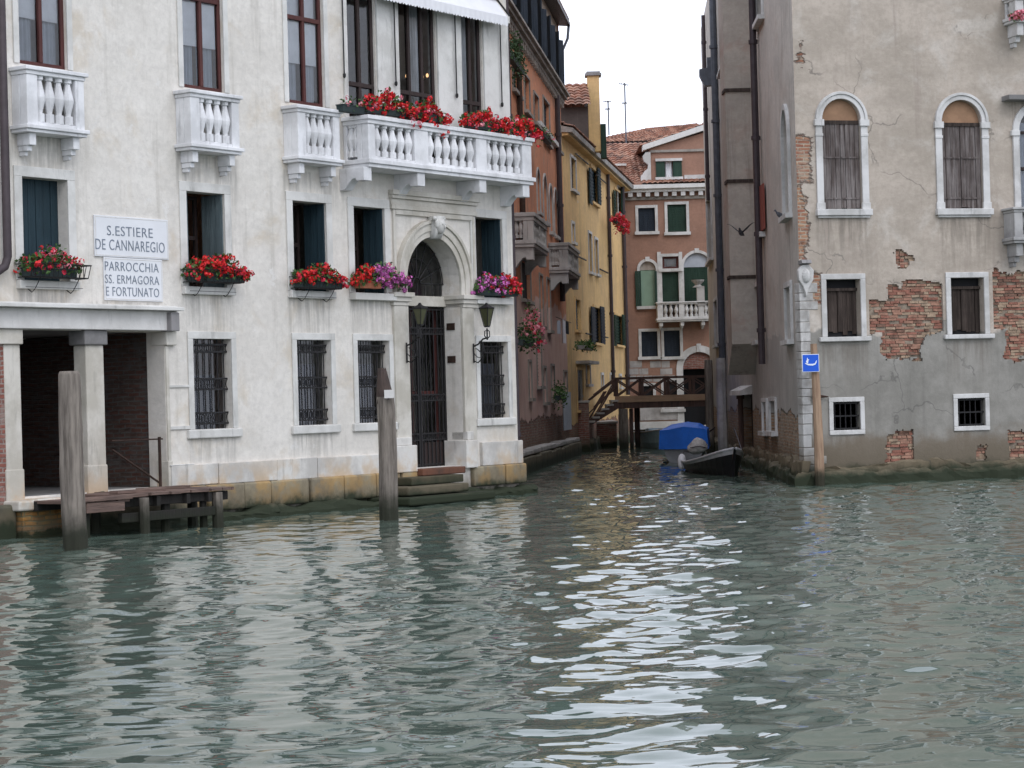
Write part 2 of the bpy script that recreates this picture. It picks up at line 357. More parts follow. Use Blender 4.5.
def casement(mb,pl,s0,s1,z0,z1,d,fw=.05,mull=1,transoms=(),th=.06):
    mb.box(pl,s0,s0+fw,z0,z1,d-th,d); mb.box(pl,s1-fw,s1,z0,z1,d-th,d)
    mb.box(pl,s0+fw,s1-fw,z0,z0+fw,d-th,d); mb.box(pl,s0+fw,s1-fw,z1-fw,z1,d-th,d)
    for i in range(mull):
        s=s0+(s1-s0)*(i+1)/(mull+1); mb.box(pl,s-fw*.55,s+fw*.55,z0+fw,z1-fw,d-th,d+.012)
    for z in transoms: mb.box(pl,s0+fw,s1-fw,z-fw*.6,z+fw*.6,d-th,d+.02)
def pane(pl,s0,s1,z0,z1,d):
    mb=MB(); mb.add([pl.W(s0,z0,d),pl.W(s1,z0,d),pl.W(s1,z1,d),pl.W(s0,z1,d)],[(0,1,2,3)]); return mb
def tiles(mb,p00,p10,p11,p01,tw=.24,cl=.36,amp=.055):
    """roman tile slope: p00-p10 along the eave, p01-p11 along the ridge"""
    p00,p10,p11,p01=map(Vector,(p00,p10,p11,p01)); L=max((p10-p00).length,(p11-p01).length); H=(p01-p00).length
    nu=int(L/tw)*6; nv=max(2,int(H/cl)); up=(p10-p00).cross(p01-p00).normalized()
    if up.z<0: up=-up
    rnd=random.Random(int(L*10)); V=[];Fc=[]
    for j in range(nv):
        for t,off in ((j/nv,.05),((j+1)/nv,.0)):
            for i in range(nu+1):
                u=i/nu; p=(p00*(1-u)+p10*u)*(1-t)+(p01*(1-u)+p11*u)*t
                V.append(p+up*(amp*abs(math.sin(math.pi*i/6))+off+rnd.uniform(-.006,.006)))
        b=2*j*(nu+1)
        for i in range(nu): Fc.append((b+i,b+i+1,b+nu+1+i+1,b+nu+1+i))
        if j:
            for i in range(nu): Fc.append((b-nu-1+i,b-nu+i,b+i+1,b+i))
    mb.add(V,Fc)
def cloud(mb,n,fn,size,rnd,quad=True):
    for _ in range(n):
        p=fn(); a=Vector((rnd.gauss(0,1),rnd.gauss(0,1),rnd.gauss(0,1))).normalized(); b=a.orthogonal().normalized(); b.rotate(Matrix.Rotation(rnd.random()*6.28,3,a)); c=a.cross(b)
        s=size*rnd.uniform(.6,1.3)
        mb.add([p-b*s,p-c*s*.6+a*s*.15,p+b*s,p+c*s*.6+a*s*.15],[(0,1,2,3)])
# ------------------------------------------------------------------ planes of the place (metres)
PL=Plane((-4.01,40.9),a=0.961656)                 # white palace, canal front
PR=Plane((6.19,46.9),a=0.265067)                  # grey house, canal front
PA=Plane((6.19,46.9),a=math.atan2(46.9-66,6.19-6.67))   # grey house, side on the small canal
PC=Plane((6.67,66),a=math.atan2(66-84.5,6.67-7.62))
PO=Plane((1.95,77),a=math.atan2(1,.109))          # orange house on the small canal
PY=Plane((2.0,77.4),a=math.atan2(1,.153))         # yellow house
PE=Plane((0,100),a=0)                             # brown house closing the canal
PB=Plane((0,83),a=0)                              # footbridge
DRIPS={'pal':[],'grey':[]}
for x0,x1,y,L in ((14,70,286,1.3),(182,232,292,1.4),(286,332,297,1.5),(348,390,297,1.2),(470,505,300,1.0),(8,80,135,1.5),(174,238,156,1.4),(282,338,172,1.2),(188,236,437,.9),(293,336,432,.8),(88,166,302,.4)):
    DRIPS['pal'].append((PL.S(x0,y),PL.S(x1,y),PL.Z((x0+x1)/2,y),L))
for x0,x1,y,L in ((816,870,216,1.6),(938,990,215,1.8),(820,868,344,1.3),(944,992,340,1.3),(828,864,436,.8),(952,990,432,.8),(1010,1050,100,2.6)):
    DRIPS['grey'].append((PR.S(x0,y),PR.S(x1,y),PR.Z((x0+x1)/2,y),L))
# ------------------------------------------------------------------ materials
M={}
M['white_wall']=plaster('white_stucco',(.725,.69,.635),(.66,.625,.57),stain=(.50,.41,.29),stain_amt=.5,algae=.25,streak=(.36,.335,.29),streak_amt=.4,white_spots=(.72,.70,.67),drips='pal')
M['istria']=stone('istrian_stone',(.66,.65,.62),(.52,.51,.48),algae=.25)
M['istria_clean']=stone('balcony_stone',(.76,.76,.77),(.58,.58,.585),algae=0)
M['plinth']=stone('plinth_stone',(.64,.62,.58),(.46,.44,.41),algae=.22,rust=(.50,.32,.14))
M['tanstone']=stone('foundation_stone',(.36,.31,.21),(.20,.175,.13),algae=.36,rust=(.45,.27,.09))
M['wetstone']=stone('wet_ledge_stone',(.12,.115,.08),(.06,.06,.045),algae=.33)
M['portal']=stone('portal_stone',(.60,.57,.51),(.45,.42,.36),algae=.25,rust=(.5,.3,.14))
M['greylintel']=stone('grey_lintel',(.66,.645,.62),(.56,.545,.52),algae=0)
M['darkstone']=stone('dark_capital',(.26,.25,.25),(.17,.165,.16),algae=.2)
M['mossstep']=stone('mossy_step_stone',(.075,.06,.042),(.035,.034,.026),algae=.62)
M['steprust']=stone('rusty_step_stone',(.15,.065,.04),(.07,.045,.035),algae=.25)
M['winred']=wood('red_brown_frame',(.10,.034,.03),(.07,.026,.024),1,rough=.45)
M['windark']=wood('dark_brown_frame',(.045,.03,.028),(.03,.022,.02),1,rough=.45)
M['shutblue']=wood('blue_green_shutter',(.022,.045,.058),(.016,.034,.044),1,rough=.6)
M['shutgrey']=wood('grey_blue_shutter',(.13,.17,.18),(.09,.12,.13),1,rough=.6)
M['iron']=simple('black_iron',(.018,.017,.018),.55,.2,8)
M['ironrust']=simple('rusty_iron',(.05,.028,.02),.8,.25,8)
M['curtain']=simple('white_curtain',(.80,.80,.82),.9,.08,3)
M['curtaingrey']=simple('grey_curtain',(.42,.45,.50),.9,.08,3)
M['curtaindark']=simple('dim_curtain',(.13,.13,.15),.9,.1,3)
M['glass']=glassmat('window_glass')
M['dark']=simple('dark_room',(.02,.02,.022),.9,.1,2)  # near-black colour standing in for the shade of unlit rooms
M['tarpwhite']=simple('white_canvas',(.74,.74,.76),.8,.04,2)
M['sign']=simple('white_marble_board',(.72,.73,.75),.6,.04,1.5)
M['ink']=simple('grey_blue_paint',(.22,.255,.31),.7,.2,18)
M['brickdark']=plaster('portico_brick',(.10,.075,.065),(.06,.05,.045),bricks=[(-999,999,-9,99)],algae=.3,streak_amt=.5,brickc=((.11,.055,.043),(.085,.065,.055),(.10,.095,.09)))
M['brickgold']=plaster('quay_brick',(.3,.2,.1),(.3,.2,.1),bricks=[(-999,999,-9,99)],algae=.16,brickc=((.42,.21,.06),(.30,.12,.04),(.16,.14,.08)))
M['brickred']=plaster('red_brick',(.3,.1,.07),(.3,.1,.07),bricks=[(-999,999,-9,99)],algae=.3,brickc=((.27,.10,.075),(.22,.10,.08),(.28,.23,.20)))
M['oldwood']=wood('weathered_pile',(.27,.235,.20),(.095,.08,.068),1,algae=.42)
M['deckwood']=wood('jetty_board',(.20,.135,.11),(.11,.08,.07),1,algae=.12,horiz=True)
M['darkwood']=wood('wet_jetty_beam',(.03,.026,.024),(.02,.02,.018),1,algae=.3)
M['leaf']=leafmat('geranium_leaf',(.035,.085,.022),(.075,.14,.035))
M['leafdark']=leafmat('dark_leaf',(.02,.05,.018),(.04,.08,.025))
M['red']=leafmat('red_petal',(.52,.012,.016),(.70,.03,.03))
M['crimson']=leafmat('crimson_petal',(.50,.015,.05),(.66,.05,.08))
M['pink']=leafmat('pink_petal',(.66,.16,.22),(.75,.32,.36))
M['magenta']=leafmat('magenta_petal',(.42,.07,.30),(.62,.20,.50))
M['terra']=simple('terracotta',(.36,.13,.07),.85,.12,6)
M['planter']=simple('dark_green_planter',(.03,.045,.045),.6,.1,5)
M['zinc']=simple('grey_metal_pipe',(.10,.11,.13),.5,.15,5)
M['brownpipe']=simple('brown_pipe',(.06,.045,.05),.55,.15,5)
# ================================================================== water
def build_water():
    ys=[7.0]
    while ys[-1]<118: ys.append(ys[-1]+max(.04,min(.16,ys[-1]*.0028)))
    ys=np.array(ys); xs=np.linspace(-19,21,520)
    X,Y=np.meshgrid(xs,ys); Zh=np.zeros_like(X); rng=np.random.RandomState(5)
    warpx=.5*np.sin(Y*.31+X*.17)+.35*np.sin(Y*.73-X*.41+1.3); warpy=.5*np.sin(X*.37-Y*.23+.6)+.3*np.sin(X*.81+Y*.55)
    gust=.75+.35*np.sin(X*.23+Y*.11+1)*np.sin(Y*.17-X*.13+2)
    for k in range(120):
        lam=.22*(1.8/.22)**(rng.rand()**1.0); th=rng.normal(math.pi/2+.25,1.15); kk=2*math.pi/lam
        amp=.0050*lam**.95*rng.uniform(.5,1.3); 
        ph=rng.rand()*6.28
        sn=np.sin(kk*(math.cos(th)*(X+warpx*.6)+math.sin(th)*(Y+warpy*.6))+ph)
        Zh+=amp*(sn if k%3 else (1.3-2.0*np.sqrt(sn*sn+.05)))
    near=np.clip(1.0+(Y-25)/120,.95,1.2)
    gy=np.gradient(Zh,axis=0)/np.gradient(ys)[:,None]; Zh*=.082/gy.std(); Zh*=gust*near
    n,m=X.shape
    me=bpy.data.meshes.new('canal_water')
    V=np.stack([X,Y,Zh],-1).reshape(-1,3).astype(np.float32)
    idx=np.arange(n*m).reshape(n,m); q=np.stack([idx[:-1,:-1],idx[:-1,1:],idx[1:,1:],idx[1:,:-1]],-1).reshape(-1,4)
    me.vertices.add(len(V)); me.vertices.foreach_set('co',V.ravel())
    me.loops.add(q.size); me.loops.foreach_set('vertex_index',q.ravel().astype(np.int32))
    me.polygons.add(len(q)); me.polygons.foreach_set('loop_start',np.arange(0,q.size,4,dtype=np.int32)); me.polygons.foreach_set('use_smooth',[True]*len(q))
    me.update(calc_edges=True)
    N=NT('canal_water',.012,.5); N.b.inputs['IOR'].default_value=1.40
    c=N.mix(N.step(N.noise(N.pos,.25,4),.35,.65),(.064,.092,.074),(.080,.108,.087))
    b=N.bump(N.noise(N.map(N.pos,(1,1.6,1)),3.2,2,.5),.12,.02)
    N.done(c,b); me.materials.append(N.m); M['water']=N.m
    o=link(bpy.data.objects.new('canal_water',me)); o['kind']='structure'
build_water()
wb=MB(); wb.add([(-900,-300,-.12),(900,-300,-.12),(900,1500,-.12),(-900,1500,-.12)],[(0,1,2,3)])
o=wb.build('lagoon_water',M['water']); o['kind']='structure'
# ================================================================== white palace
def baluster_proto(h,r):
    mb=MB(); prof=[(.80,0),(.80,.19),(.48,.20),(.52,.25),(.92,.46),(1.0,.54),(.90,.62),(.55,.82),(.46,.90),(.70,.92),(.70,1.0)]
    mb.lathe((0,0,0),[(a*r,b*h) for a,b in prof],8,.4); return mb
def put_balusters(parent,pts,h,r,m,rotz=0):
    rt=root(parent); first=None
    for p in pts:
        if first is None: first=o=baluster_proto(h,r).build('baluster',m,parent,smooth=False,inv=Matrix.Identity(4)); 
        else: o=first.copy(); COL.objects.link(o); o.parent=parent
        o.location=INV[rt.name]@Vector(p)
def balcony(pl,parent,s0,s1,zt,zb,D,bays,side=0,m='istria_clean',rail=.11,ledge=.13,br=(),pier=.2,r=.075,brh=.36,brw=.16,scroll=False,right=0,name='balcony'):
    """bays: (sa,sb,n) openings of the front; the rest of the front is piers"""
    mb=MB(); mm=M[m]
    mb.box(pl,s0-.03,s1+.03,zb,zb+ledge*.45,0,D+.02); mb.box(pl,s0-.06,s1+.06,zb+ledge*.45,zb+ledge,0,D+.06)
    mb.box(pl,s0-.02,s1+.02,zt-rail,zt-rail*.5,0,D+.02); mb.box(pl,s0-.06,s1+.06,zt-rail*.5,zt,0,D+.06)
    t=.17
    cuts=[s0]+[v for b in bays for v in b[:2]]+[s1]
    for i in range(0,len(cuts),2): mb.box(pl,cuts[i],cuts[i+1],zb+ledge,zt-rail,D-t,D)
    for b in bays: mb.box(pl,b[0],b[1],zb+ledge,zb+ledge+.06,D-t+.01,D-.01)
    if side: mb.box(pl,s0,s0+t,zb+ledge,zt-rail,D-t-.12,D-t-.002); mb.box(pl,s0,s0+t,zb+ledge,zt-rail,0,.08)
    else: mb.box(pl,s0,s0+t,zb+ledge,zt-rail,0,D-t-.002)
    mb.box(pl,s1-t,s1,zb+ledge,zt-rail,0,D-t-.002)
    o=mb.build(name,mm,parent,pl=pl,bevel=.012)
    h=zt-rail-(zb+ledge+.06); pts=[]
    for a,b,n in bays: pts+=[pl.W(a+(b-a)*(i+.5)/n,zb+ledge+.06,D-t/2) for i in range(n)]
    if side:
        pts+=[pl.W(s0+t/2,zb+ledge+.06,.08+(D-t-.2)*(i+.5)/side) for i in range(side)]
    put_balusters(o,pts,h,r,mm)
    for s in br:
        k=MB()
        if scroll: k.side(pl,[(0,zb-.002),(0,zb-brh),(D*.18,zb-brh*.98),(D*.34,zb-brh*.72),(D*.5,zb-brh*.52),(D*.62,zb-brh*.5),(D*.66,zb-brh*.62),(D-.02,zb-brh*.62),(D-.02,zb-.002)],s-brw/2,s+brw/2)
        else:
            k.box(pl,s-brw/2,s+brw/2,zb-brh*.55,zb-.002,0,D-.06); k.box(pl,s-brw*.36,s+brw*.36,zb-brh*.8,zb-brh*.55,0,D*.62); k.box(pl,s-brw*.22,s+brw*.22,zb-brh,zb-brh*.8,0,D*.4)
        k.build('bracket',mm,o,pl=pl,bevel=.01)
    return o
pal=thing('white_palace','white stucco palace with red geraniums, stone balconies and an arched portal','building',tuple(PL.W(0,0,0)))
p=PL
sE=p.S(514,300); s_lo=p.S(-260,300); sWR=p.S(8,250)
zg=p.Z(50,495)         # quay floor of the portico
UP=[]
u1=p.R(17,-80,65.1,67); u2=p.R(181.3,-62,222,89.3); u3=p.R(286.5,-45,322.8,104.2)
zu=p.Z(45,67); UP=[(*u1[:2],zu,zu+2.35),(*u2[:2],zu,zu+2.35),(*u3[:2],zu,zu+2.35)]
zbt=p.Z(531,143,.62)+.10; zbb=p.Z(533,184,.62)-.03; zfl=zbb+.14
BIG=[(p.S(346.5,60),p.S(375.5,60),zfl,zfl+3.5),(p.S(398,60),p.S(436,60),zfl,zfl+3.5),(p.S(460.5,60),p.S(482,60),zfl,zfl+3.5)]
zm1=(p.Z(306,202)+p.Z(205,192.5))/2; zm0=p.Z(309,291)
MID=[(p.S(a,240),p.S(b,240),zm0,zm1) for a,b in ((22.5,68),(186.5,224.5),(292.3,325.8),(353.2,384),(474.6,501.5))]
zl1=p.Z(313,340); zl0=p.Z(313,425)
LOW=[(p.S(a,385),p.S(b,385),zl0,zl1) for a,b in ((193.2,231.5),(297,331),(357.7,389.5),(480,508))]
sdl,sdr=p.S(407,350),p.S(461,350); rA=(sdr-sdl)/2; zcr=p.Z(434,237.5); zsp=zcr-rA; zds=p.Z(425,468); zim=p.Z(407,293)
DOOR=(sdl,sdr,zds,zcr,True,.45)
zlt=p.Z(110,331)      # underside of the portico lintel
ARC=[(p.S(21,420),p.S(87,420),zg,zlt,False,.06),(p.S(104,420),p.S(166,420),zg,zlt,False,.42)]
ops=[(*o,False,.14) for o in UP]+[(*o,False,.2) for o in BIG]+[(*o,False,.24) for o in MID]+[(*o,False,.22) for o in LOW]+[DOOR]+ARC
wm=wall(p,s_lo,sE,-.5,14.5,ops)
hull(wm,p,s_lo,sE,-.5,14.5,14,ends=(1,1))
wm.build('wall',M['white_wall'],pal,pl=p)
# cornice and roof
mb=MB(); mb.box(p,s_lo-.3,sE+.1,14.2,14.5,0,.35); mb.box(p,s_lo-.3,sE+.2,14.5,14.7,-.2,.6); mb.build('cornice',M['istria'],pal,pl=p)
mb=MB(); tiles(mb,p.W(s_lo-.3,14.72,.6),p.W(sE+.2,14.72,.6),p.W(sE-4,17,-6),p.W(s_lo+4,17,-6)); M['tile']=None
tn=NT('roof_tiles',.85,.2); tf=tn.noise(tn.pos,2.6,5,.7); tv=tn.vor(tn.map(tn.pos,(4.2,2.8,2.8)),1).outputs['Color']
tc=tn.mix(tn.step(tf,.35,.65),(.33,.15,.10),(.20,.11,.08)); tsep=tn.t.nodes.new('ShaderNodeSeparateXYZ'); tn.t.links.new(tv,tsep.inputs[0])
tc=tn.mix(tn.math('MULTIPLY',tn.step(tsep.outputs[0],.5,.9),.6),tc,(.48,.30,.22)); tc=tn.mix(tn.math('MULTIPLY',tn.step(tsep.outputs[1],.6,.9),.6),tc,(.10,.07,.06))
M['tile']=tn.done(tc,tn.bump(tn.noise(tn.pos,20,4),.4,.02))
mb.build('roof',M['tile'],pal,pl=p,smooth=False)
# portico: inner room of dark brick, floor slab, capitals, pillars, lintel
a0,a1=p.S(-20,420),p.S(166,420)
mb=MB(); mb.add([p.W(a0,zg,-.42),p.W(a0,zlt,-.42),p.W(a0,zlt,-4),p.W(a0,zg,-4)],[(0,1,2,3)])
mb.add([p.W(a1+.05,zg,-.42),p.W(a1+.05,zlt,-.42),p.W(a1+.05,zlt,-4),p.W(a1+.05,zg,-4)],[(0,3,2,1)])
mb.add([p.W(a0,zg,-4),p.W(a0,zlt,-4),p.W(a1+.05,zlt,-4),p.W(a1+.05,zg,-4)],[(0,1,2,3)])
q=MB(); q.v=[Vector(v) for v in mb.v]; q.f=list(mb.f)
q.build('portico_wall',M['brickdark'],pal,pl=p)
mb=MB(); mb.add([p.W(a0,zlt+.02,-.3),p.W(a1+.1,zlt+.02,-.3),p.W(a1+.1,zlt+.02,-4),p.W(a0,zlt+.02,-4)],[(0,1,2,3)])
mb.add([p.W(a0,zg-.003,-.0),p.W(a1+.1,zg-.003,-.0),p.W(a1+.1,zg-.003,-4),p.W(a0,zg-.003,-4)],[(3,2,1,0)]); mb.build('portico_floor',M['darkstone'],pal)
zc0=p.Z(92,345)
def pillar(x0,x1,x0b,x1b,cap='darkstone',lean=0):
    a,b=p.S(x0b,420),p.S(x1b,420); c,d=p.S(x0,338),p.S(x1,338)
    mb=MB(); mb.box(p,a,b,zg-.02,zc0-.002,-.26,.035); mb.box(p,a-.02,b+.02,zg-.3,zg+.45,-.25,.045)
    o=mb.build('pillar',M['portal'],pal,pl=p,bevel=.02)
    mb=MB(); mb.box(p,c,d,zc0,zlt+.01,-.30,.09); mb.build('capital',M[cap],o,pl=p,bevel=.02)
pillar(-6,19.5,4,20.5,'portal'); pillar(81,104,86,104); pillar(163,173.5,166.4,169.5,'portal')
mb=MB(); zlu=p.Z(110,310.3)
mb.box(p,s_lo,p.S(172,320),zlt+.012,zlu,0,.16); mb.build('lintel',M['greylintel'],pal,pl=p,bevel=.015)
mb=MB(); mb.box(p,s_lo,p.S(183,309,.3),zlu+.001,zlu+.065,0,.34); mb.box(p,s_lo,p.S(183,309,.3)-.05,zlu+.066,zlu+.09,0,.2); mb.build('lintel_ledge',M['istria'],pal,pl=p,bevel=.01)
mb=MB(); mb.box(p,p.S(168.5,320,.2),p.S(181,320,.3),zlt+.0,zlu-.03,0,.27); mb.build('lintel_end_block',M['darkstone'],pal,pl=p,bevel=.015)
mb=MB(); mb.box(p,s_lo,p.S(5,420),-.3,zlt,0,.02); mb.build('brick_pier',M['brickred'],pal,pl=p)
# handrail in the second bay
mb=MB(); s_a,s_b=p.S(108,450),p.S(154.5,450)
mb.tube([p.W(s_b,zg,.12),p.W(s_b,p.Z(154,437),.12)],.03,6); mb.tube([p.W(s_a,p.Z(106,441),.1),p.W(s_b+.1,p.Z(157,439),.1)],.014,5); mb.tube([p.W(s_a,p.Z(107,450),.1),p.W(s_b,p.Z(154,483),.1)],.02,5)
mb.build('handrail',M['ironrust'],pal)
# base courses
sP=p.S(169,475); sp1=p.S(419,469); sp2=p.S(480,468)
zp1,zp0=p.Z(240,462),p.Z(240,482.4); zt0=p.Z(240,508.5)
def rough(pl,s0,s1,z1,d,seed,zb=-.5,step=.16,amp=.045,chip=.16):
    rnd=random.Random(seed); mb=MB(); rings=[]; n=int((s1-s0)/step); o1=o2=0; nxt=0; jz=0
    for i in range(n+1):
        s=s0+(s1-s0)*i/n
        if i>=nxt: jz=rnd.uniform(-chip*.3,chip*.3); jd=rnd.uniform(-chip*.4,chip*.4); nxt=i+rnd.randint(5,12)
        o1=o1*.6+rnd.uniform(-amp,amp); o2=o2*.6+rnd.uniform(-amp,amp); r=lambda:rnd.uniform(-amp,amp)*.5
        rings.append([pl.W(s,z1+jz+o1+r(),-.12),pl.W(s,z1+jz+o1,d*.55+jd+r()),pl.W(s,z1+jz+o1-.05+r(),d*.85+jd+o2),pl.W(s,z1*.55+r(),d+jd+o2+r()),pl.W(s,.05+r(),d*1.06+jd*.5+o2),pl.W(s,zb,d*1.1)])
    mb.loft(rings,caps=False,closed=False); mb.add(rings[0],[(0,1,2,3,4,5)]); mb.add(rings[-1],[(5,4,3,2,1,0)]); return mb
def course(name,m,s0,s1,z0,z1,d0,d1,L,seed,jz=.0,jd=.01,bev=.012,gap=.006):
    rnd=random.Random(seed); mb=MB(); s=s0
    while s<s1-.05:
        e=min(s1,s+L*rnd.uniform(.7,1.4)); e=s1 if s1-e<L*.35 else e
        mb.box(p,s+gap,e-gap,z0+rnd.uniform(-jz,jz),z1+rnd.uniform(-jz,jz),d0,d1+rnd.uniform(-jd,jd)); s=e
    return mb.build(name,M[m],pal,pl=p,bevel=bev)
course('plinth','plinth',sP,p.S(391,470),zp0,zp1,-.02,.07,1.5,1,jz=.012)
course('plinth','plinth',p.S(480,470),sE+.08,zp0,zp1+.12,-.02,.09,1.0,2)
course('foundation_course','tanstone',sP+.1,sp1+.2,zt0,zp0-.004,-.02,.12,.85,3,jd=.04,bev=.035,gap=.014)
course('foundation_course','tanstone',sp2-.35,sE+.13,zt0+.05,zp0-.004,-.02,.12,1.3,4,jd=.02,bev=.03)
rough(p,p.S(70,520),sE+.25,zt0-.01,.30,5).build('waterline_ledge',M['wetstone'],pal,pl=p)
mb=MB(); mb.box(p,p.S(22,520,.3),p.S(66,520,.3),-.5,p.Z(45,509,.3),0,.32); mb.build('quay_brickwork',M['brickgold'],pal,pl=p)
mb=MB(); zq=p.Z(45,509.5,.35)
for a,b,dz in ((18,36,0),(36.5,66,.015)): mb.box(p,p.S(a,505,.35),p.S(b,505,.35),zq,zq+.16+dz,-.1,.38)
mb.build('quay_slab',M['portal'],pal,pl=p,bevel=.03)
mb=MB(); mb.box(p,s_lo,p.S(22,520,.3)-.02,-.5,zg-.1,0,.22); mb.build('quay_footing',M['wetstone'],pal,pl=p,bevel=.05)
# string bits and shallow pilaster joints left of the lowest window
mb=MB(); mb.box(p,p.S(168,400),p.S(192,400),p.Z(180,387.5),p.Z(180,385),0,.025); mb.box(p,p.S(168,430),p.S(190,430),p.Z(180,429.5),p.Z(180,426),0,.03); mb.box(p,p.S(168,475),p.S(192,475),zp1+.003,zp1+.02,0,.07)
mb.build('stone_band',M['istria'],pal,pl=p,bevel=.006)
rough(p,p.S(64,500),p.S(182,500),zg-.03,.14,9,chip=.05).build('wet_footing',M['wetstone'],pal,pl=p)
# --- upper windows with balconettes
def french(pl,o,w,seed,trans=None,blind=.28):
    a,b,c,e=o; mb=MB(); casement(mb,pl,a,b,c,e,-.05,.07,1,(c+1.62,)); 
    f=mb.build('window',M['winred'],w,pl=pl,bevel=.006)
    pane(pl,a+.05,b-.05,c+.05,e-.05,-.08).build('pane',M['glass'],f)
    g=MB(); m_=(a+b)/2
    k=curtain(pl,a+.07,m_-.06,c+.04,e-.1,-.2,5,.02,seed); k2=curtain(pl,m_+.06,b-.07,c+.04,e-.1,-.2,5,.02,seed+1); k.add(k2.v,k2.f)
    k.build('curtain',M['curtaingrey'],f,smooth=True)
    k=curtain(pl,a+.07,b-.07,c+.78,c+1.56,-.13,2,.012,seed+2); k2=curtain(pl,a+.07,b-.07,c+1.66,e-.1,-.16,2,.01,seed); k.add(k2.v,k2.f); k.build('blind',M['curtain'],f,smooth=True)
    s=MB(); surround(s,pl,a,b,c,e,.12,0,.03,sill=0); s.build('surround',M['istria'],f,pl=pl,bevel=.008)
for i,o in enumerate(UP): french(p,o,pal,i*5)
D=.36
zr=(p.Z(7.8,66.4)+p.Z(87.8,76.3,D)+p.Z(171.9,89.8)+p.Z(241.7,96.9,D)+p.Z(279.4,104.5)+p.Z(341.7,111.4,D))/6
zb_=(p.Z(86,134.5,D)+p.Z(240,156,D))/2-.02
for a,b in ((8.5,87),(172.5,241),(280,341)):
    s0,s1=p.S(a,90)+.06,p.S(b,100,D)-.06
    balcony(p,pal,s0,s1,zr,zb_,D,[(s0+.23,s1-.19,4)],br=(s0+.16,s1-.14),r=.105,rail=.13,ledge=.12,brh=.36,brw=.14)
# --- the big balcony
D=.62; S=lambda x:p.S(x,150,D)
s0,s1=p.S(341,130)+.06,S(533)-.06
balcony(p,pal,s0,s1,zbt,zbb,D,[(S(375.6),S(415),5),(S(428.6),S(476.5),6),(S(486.8),S(522.5),5)],side=2,br=(S(368),S(421.5),S(483),S(526)),scroll=True,r=.105,rail=.16,ledge=.16,brh=.42,brw=.24)
# --- french doors behind it
for i,(a,b,c,e) in enumerate(BIG):
    mb=MB(); casement(mb,p,a,b,c,e,-.05,.07,(1,2,1)[i],(c+1.55,)); f=mb.build('balcony_door',M['windark'],pal,pl=p,bevel=.006)
    pane(p,a+.05,b-.05,c+.05,e-.05,-.08).build('pane',M['glass'],f)
    if i!=0:
        x0=a+(b-a)*(.62 if i==1 else .2); curtain(p,x0,b-.08,c,e-.1,-.32,4,.03,i).build('curtain',M['curtain'],f,smooth=True)
mb=MB()
for a,b in ((BIG[0][1],BIG[1][0]),(BIG[1][1],BIG[2][0]),(BIG[2][1],sE)): mb.box(p,a+.015,b-.015,zfl,zfl+3.5,0,.05); mb.box(p,a-.0,b+.0,zfl+3.35,zfl+3.55,0,.09)
mb.box(p,BIG[0][0]-.12,BIG[0][0]-.01,zfl,zfl+3.5,0,.05)
mb.build('pier_facing',M['istria'],pal,pl=p,bevel=.01)
# awning: retracted fabric with a scalloped valance and hanging arms
mb=MB(); s0,s1=p.S(372,-4,.3),p.S(506,20,.3); zv=p.Z(506,17,.3); zvb=p.Z(506,27,.3)
n=46; V=[]
prof=[]
for i in range(n*4+1):
    s=s0+(s1-s0)*i/(n*4); V+=[p.W(s,zv+.42,.02),p.W(s,zv,.34),p.W(s,zvb+.035-.035*abs(math.sin(math.pi*i/4)),.345+.008*math.sin(i*.9))]
mb.add(V,[(3*i+k,3*i+3+k,3*i+4+k,3*i+1+k) for i in range(n*4) for k in (0,1)])
aw=mb.build('awning',M['tarpwhite'],pal)
mb=MB(); mb.box(p,s0,s1+.1,zv+.43,zv+.50,0,.12); mb.tube([p.W(s1+.03,zv+.42,.05),p.W(s1+.05,zv+.02,.36)],.02)
for x,y in ((344,75),(395.5,83),(456,95),(501,104)):
    s=p.S(x,60,.1); zz=p.Z(x,y,.1); mb.tube([p.W(s,zz,.1),p.W(s,zv+.1,.1)],.014,5); mb.lathe(p.W(s,zz-.06,.1),[(.012,0),(.03,.03),(.03,.08),(.014,.1)],6)
mb.build('awning_arm',M['iron'],aw)
# --- middle windows
for i,(a,b,c,e) in enumerate(MID):
    s=MB(); w=.17
    if i in (0,1): surround(s,p,a,b,c,e,w,0,.03,sill=0)
    else: surround(s,p,a,b,c,e,w,0,.035,sill=0)
    f=s.build('window',M['istria'],pal,pl=p,bevel=.008)
    s=MB(); s.box(p,a-.16,b+.16,c-.14,c-.002,-.2,.1 if i<3 else .16); s.build('sill',M['istria'],f,pl=p,bevel=.012)
    if i==0:
        s=MB(); planks(s,p,a,(a+b)/2,c,e,-.22,.04,3,1,.004); planks(s,p,(a+b)/2,b,c,e,-.22,.04,3,2,.004); s.build('shutter',M['shutblue'],f,pl=p)
    else:
        s=MB(); wdt=(b-a)*.5; h=Matrix.Rotation(R_(68 if i==1 else 74),4,'Z')
        # leaf folded inwards on the near side, hinged at the inner edge
        planks(s,p,a+.005,a+(b-a)*.3,c+.01,e-.01,-.23,.035,2,i,.004)
        base=p.W(b-.012,0,-.01); dirv=(-p.u*math.cos(R_(86))-p.n*math.sin(R_(86))); pp=Plane((base.x,base.y),a=math.atan2(dirv.y,dirv.x)); planks(s,pp,0,wdt*.95,c+.01,e-.01,.0,.03,3,i,.004)
        s.build('shutter',M['shutgrey'] if i==1 else M['shutblue'],f,pl=p)
        s=MB(); casement(s,p,a+.03,b-.03,c,e,-.62,.06,1,(c+(e-c)*.55,)); s.build('inner_frame',M['windark'],f,pl=p)
        pane(p,a,b,c,e,-.66).build('pane',M['glass'],f)
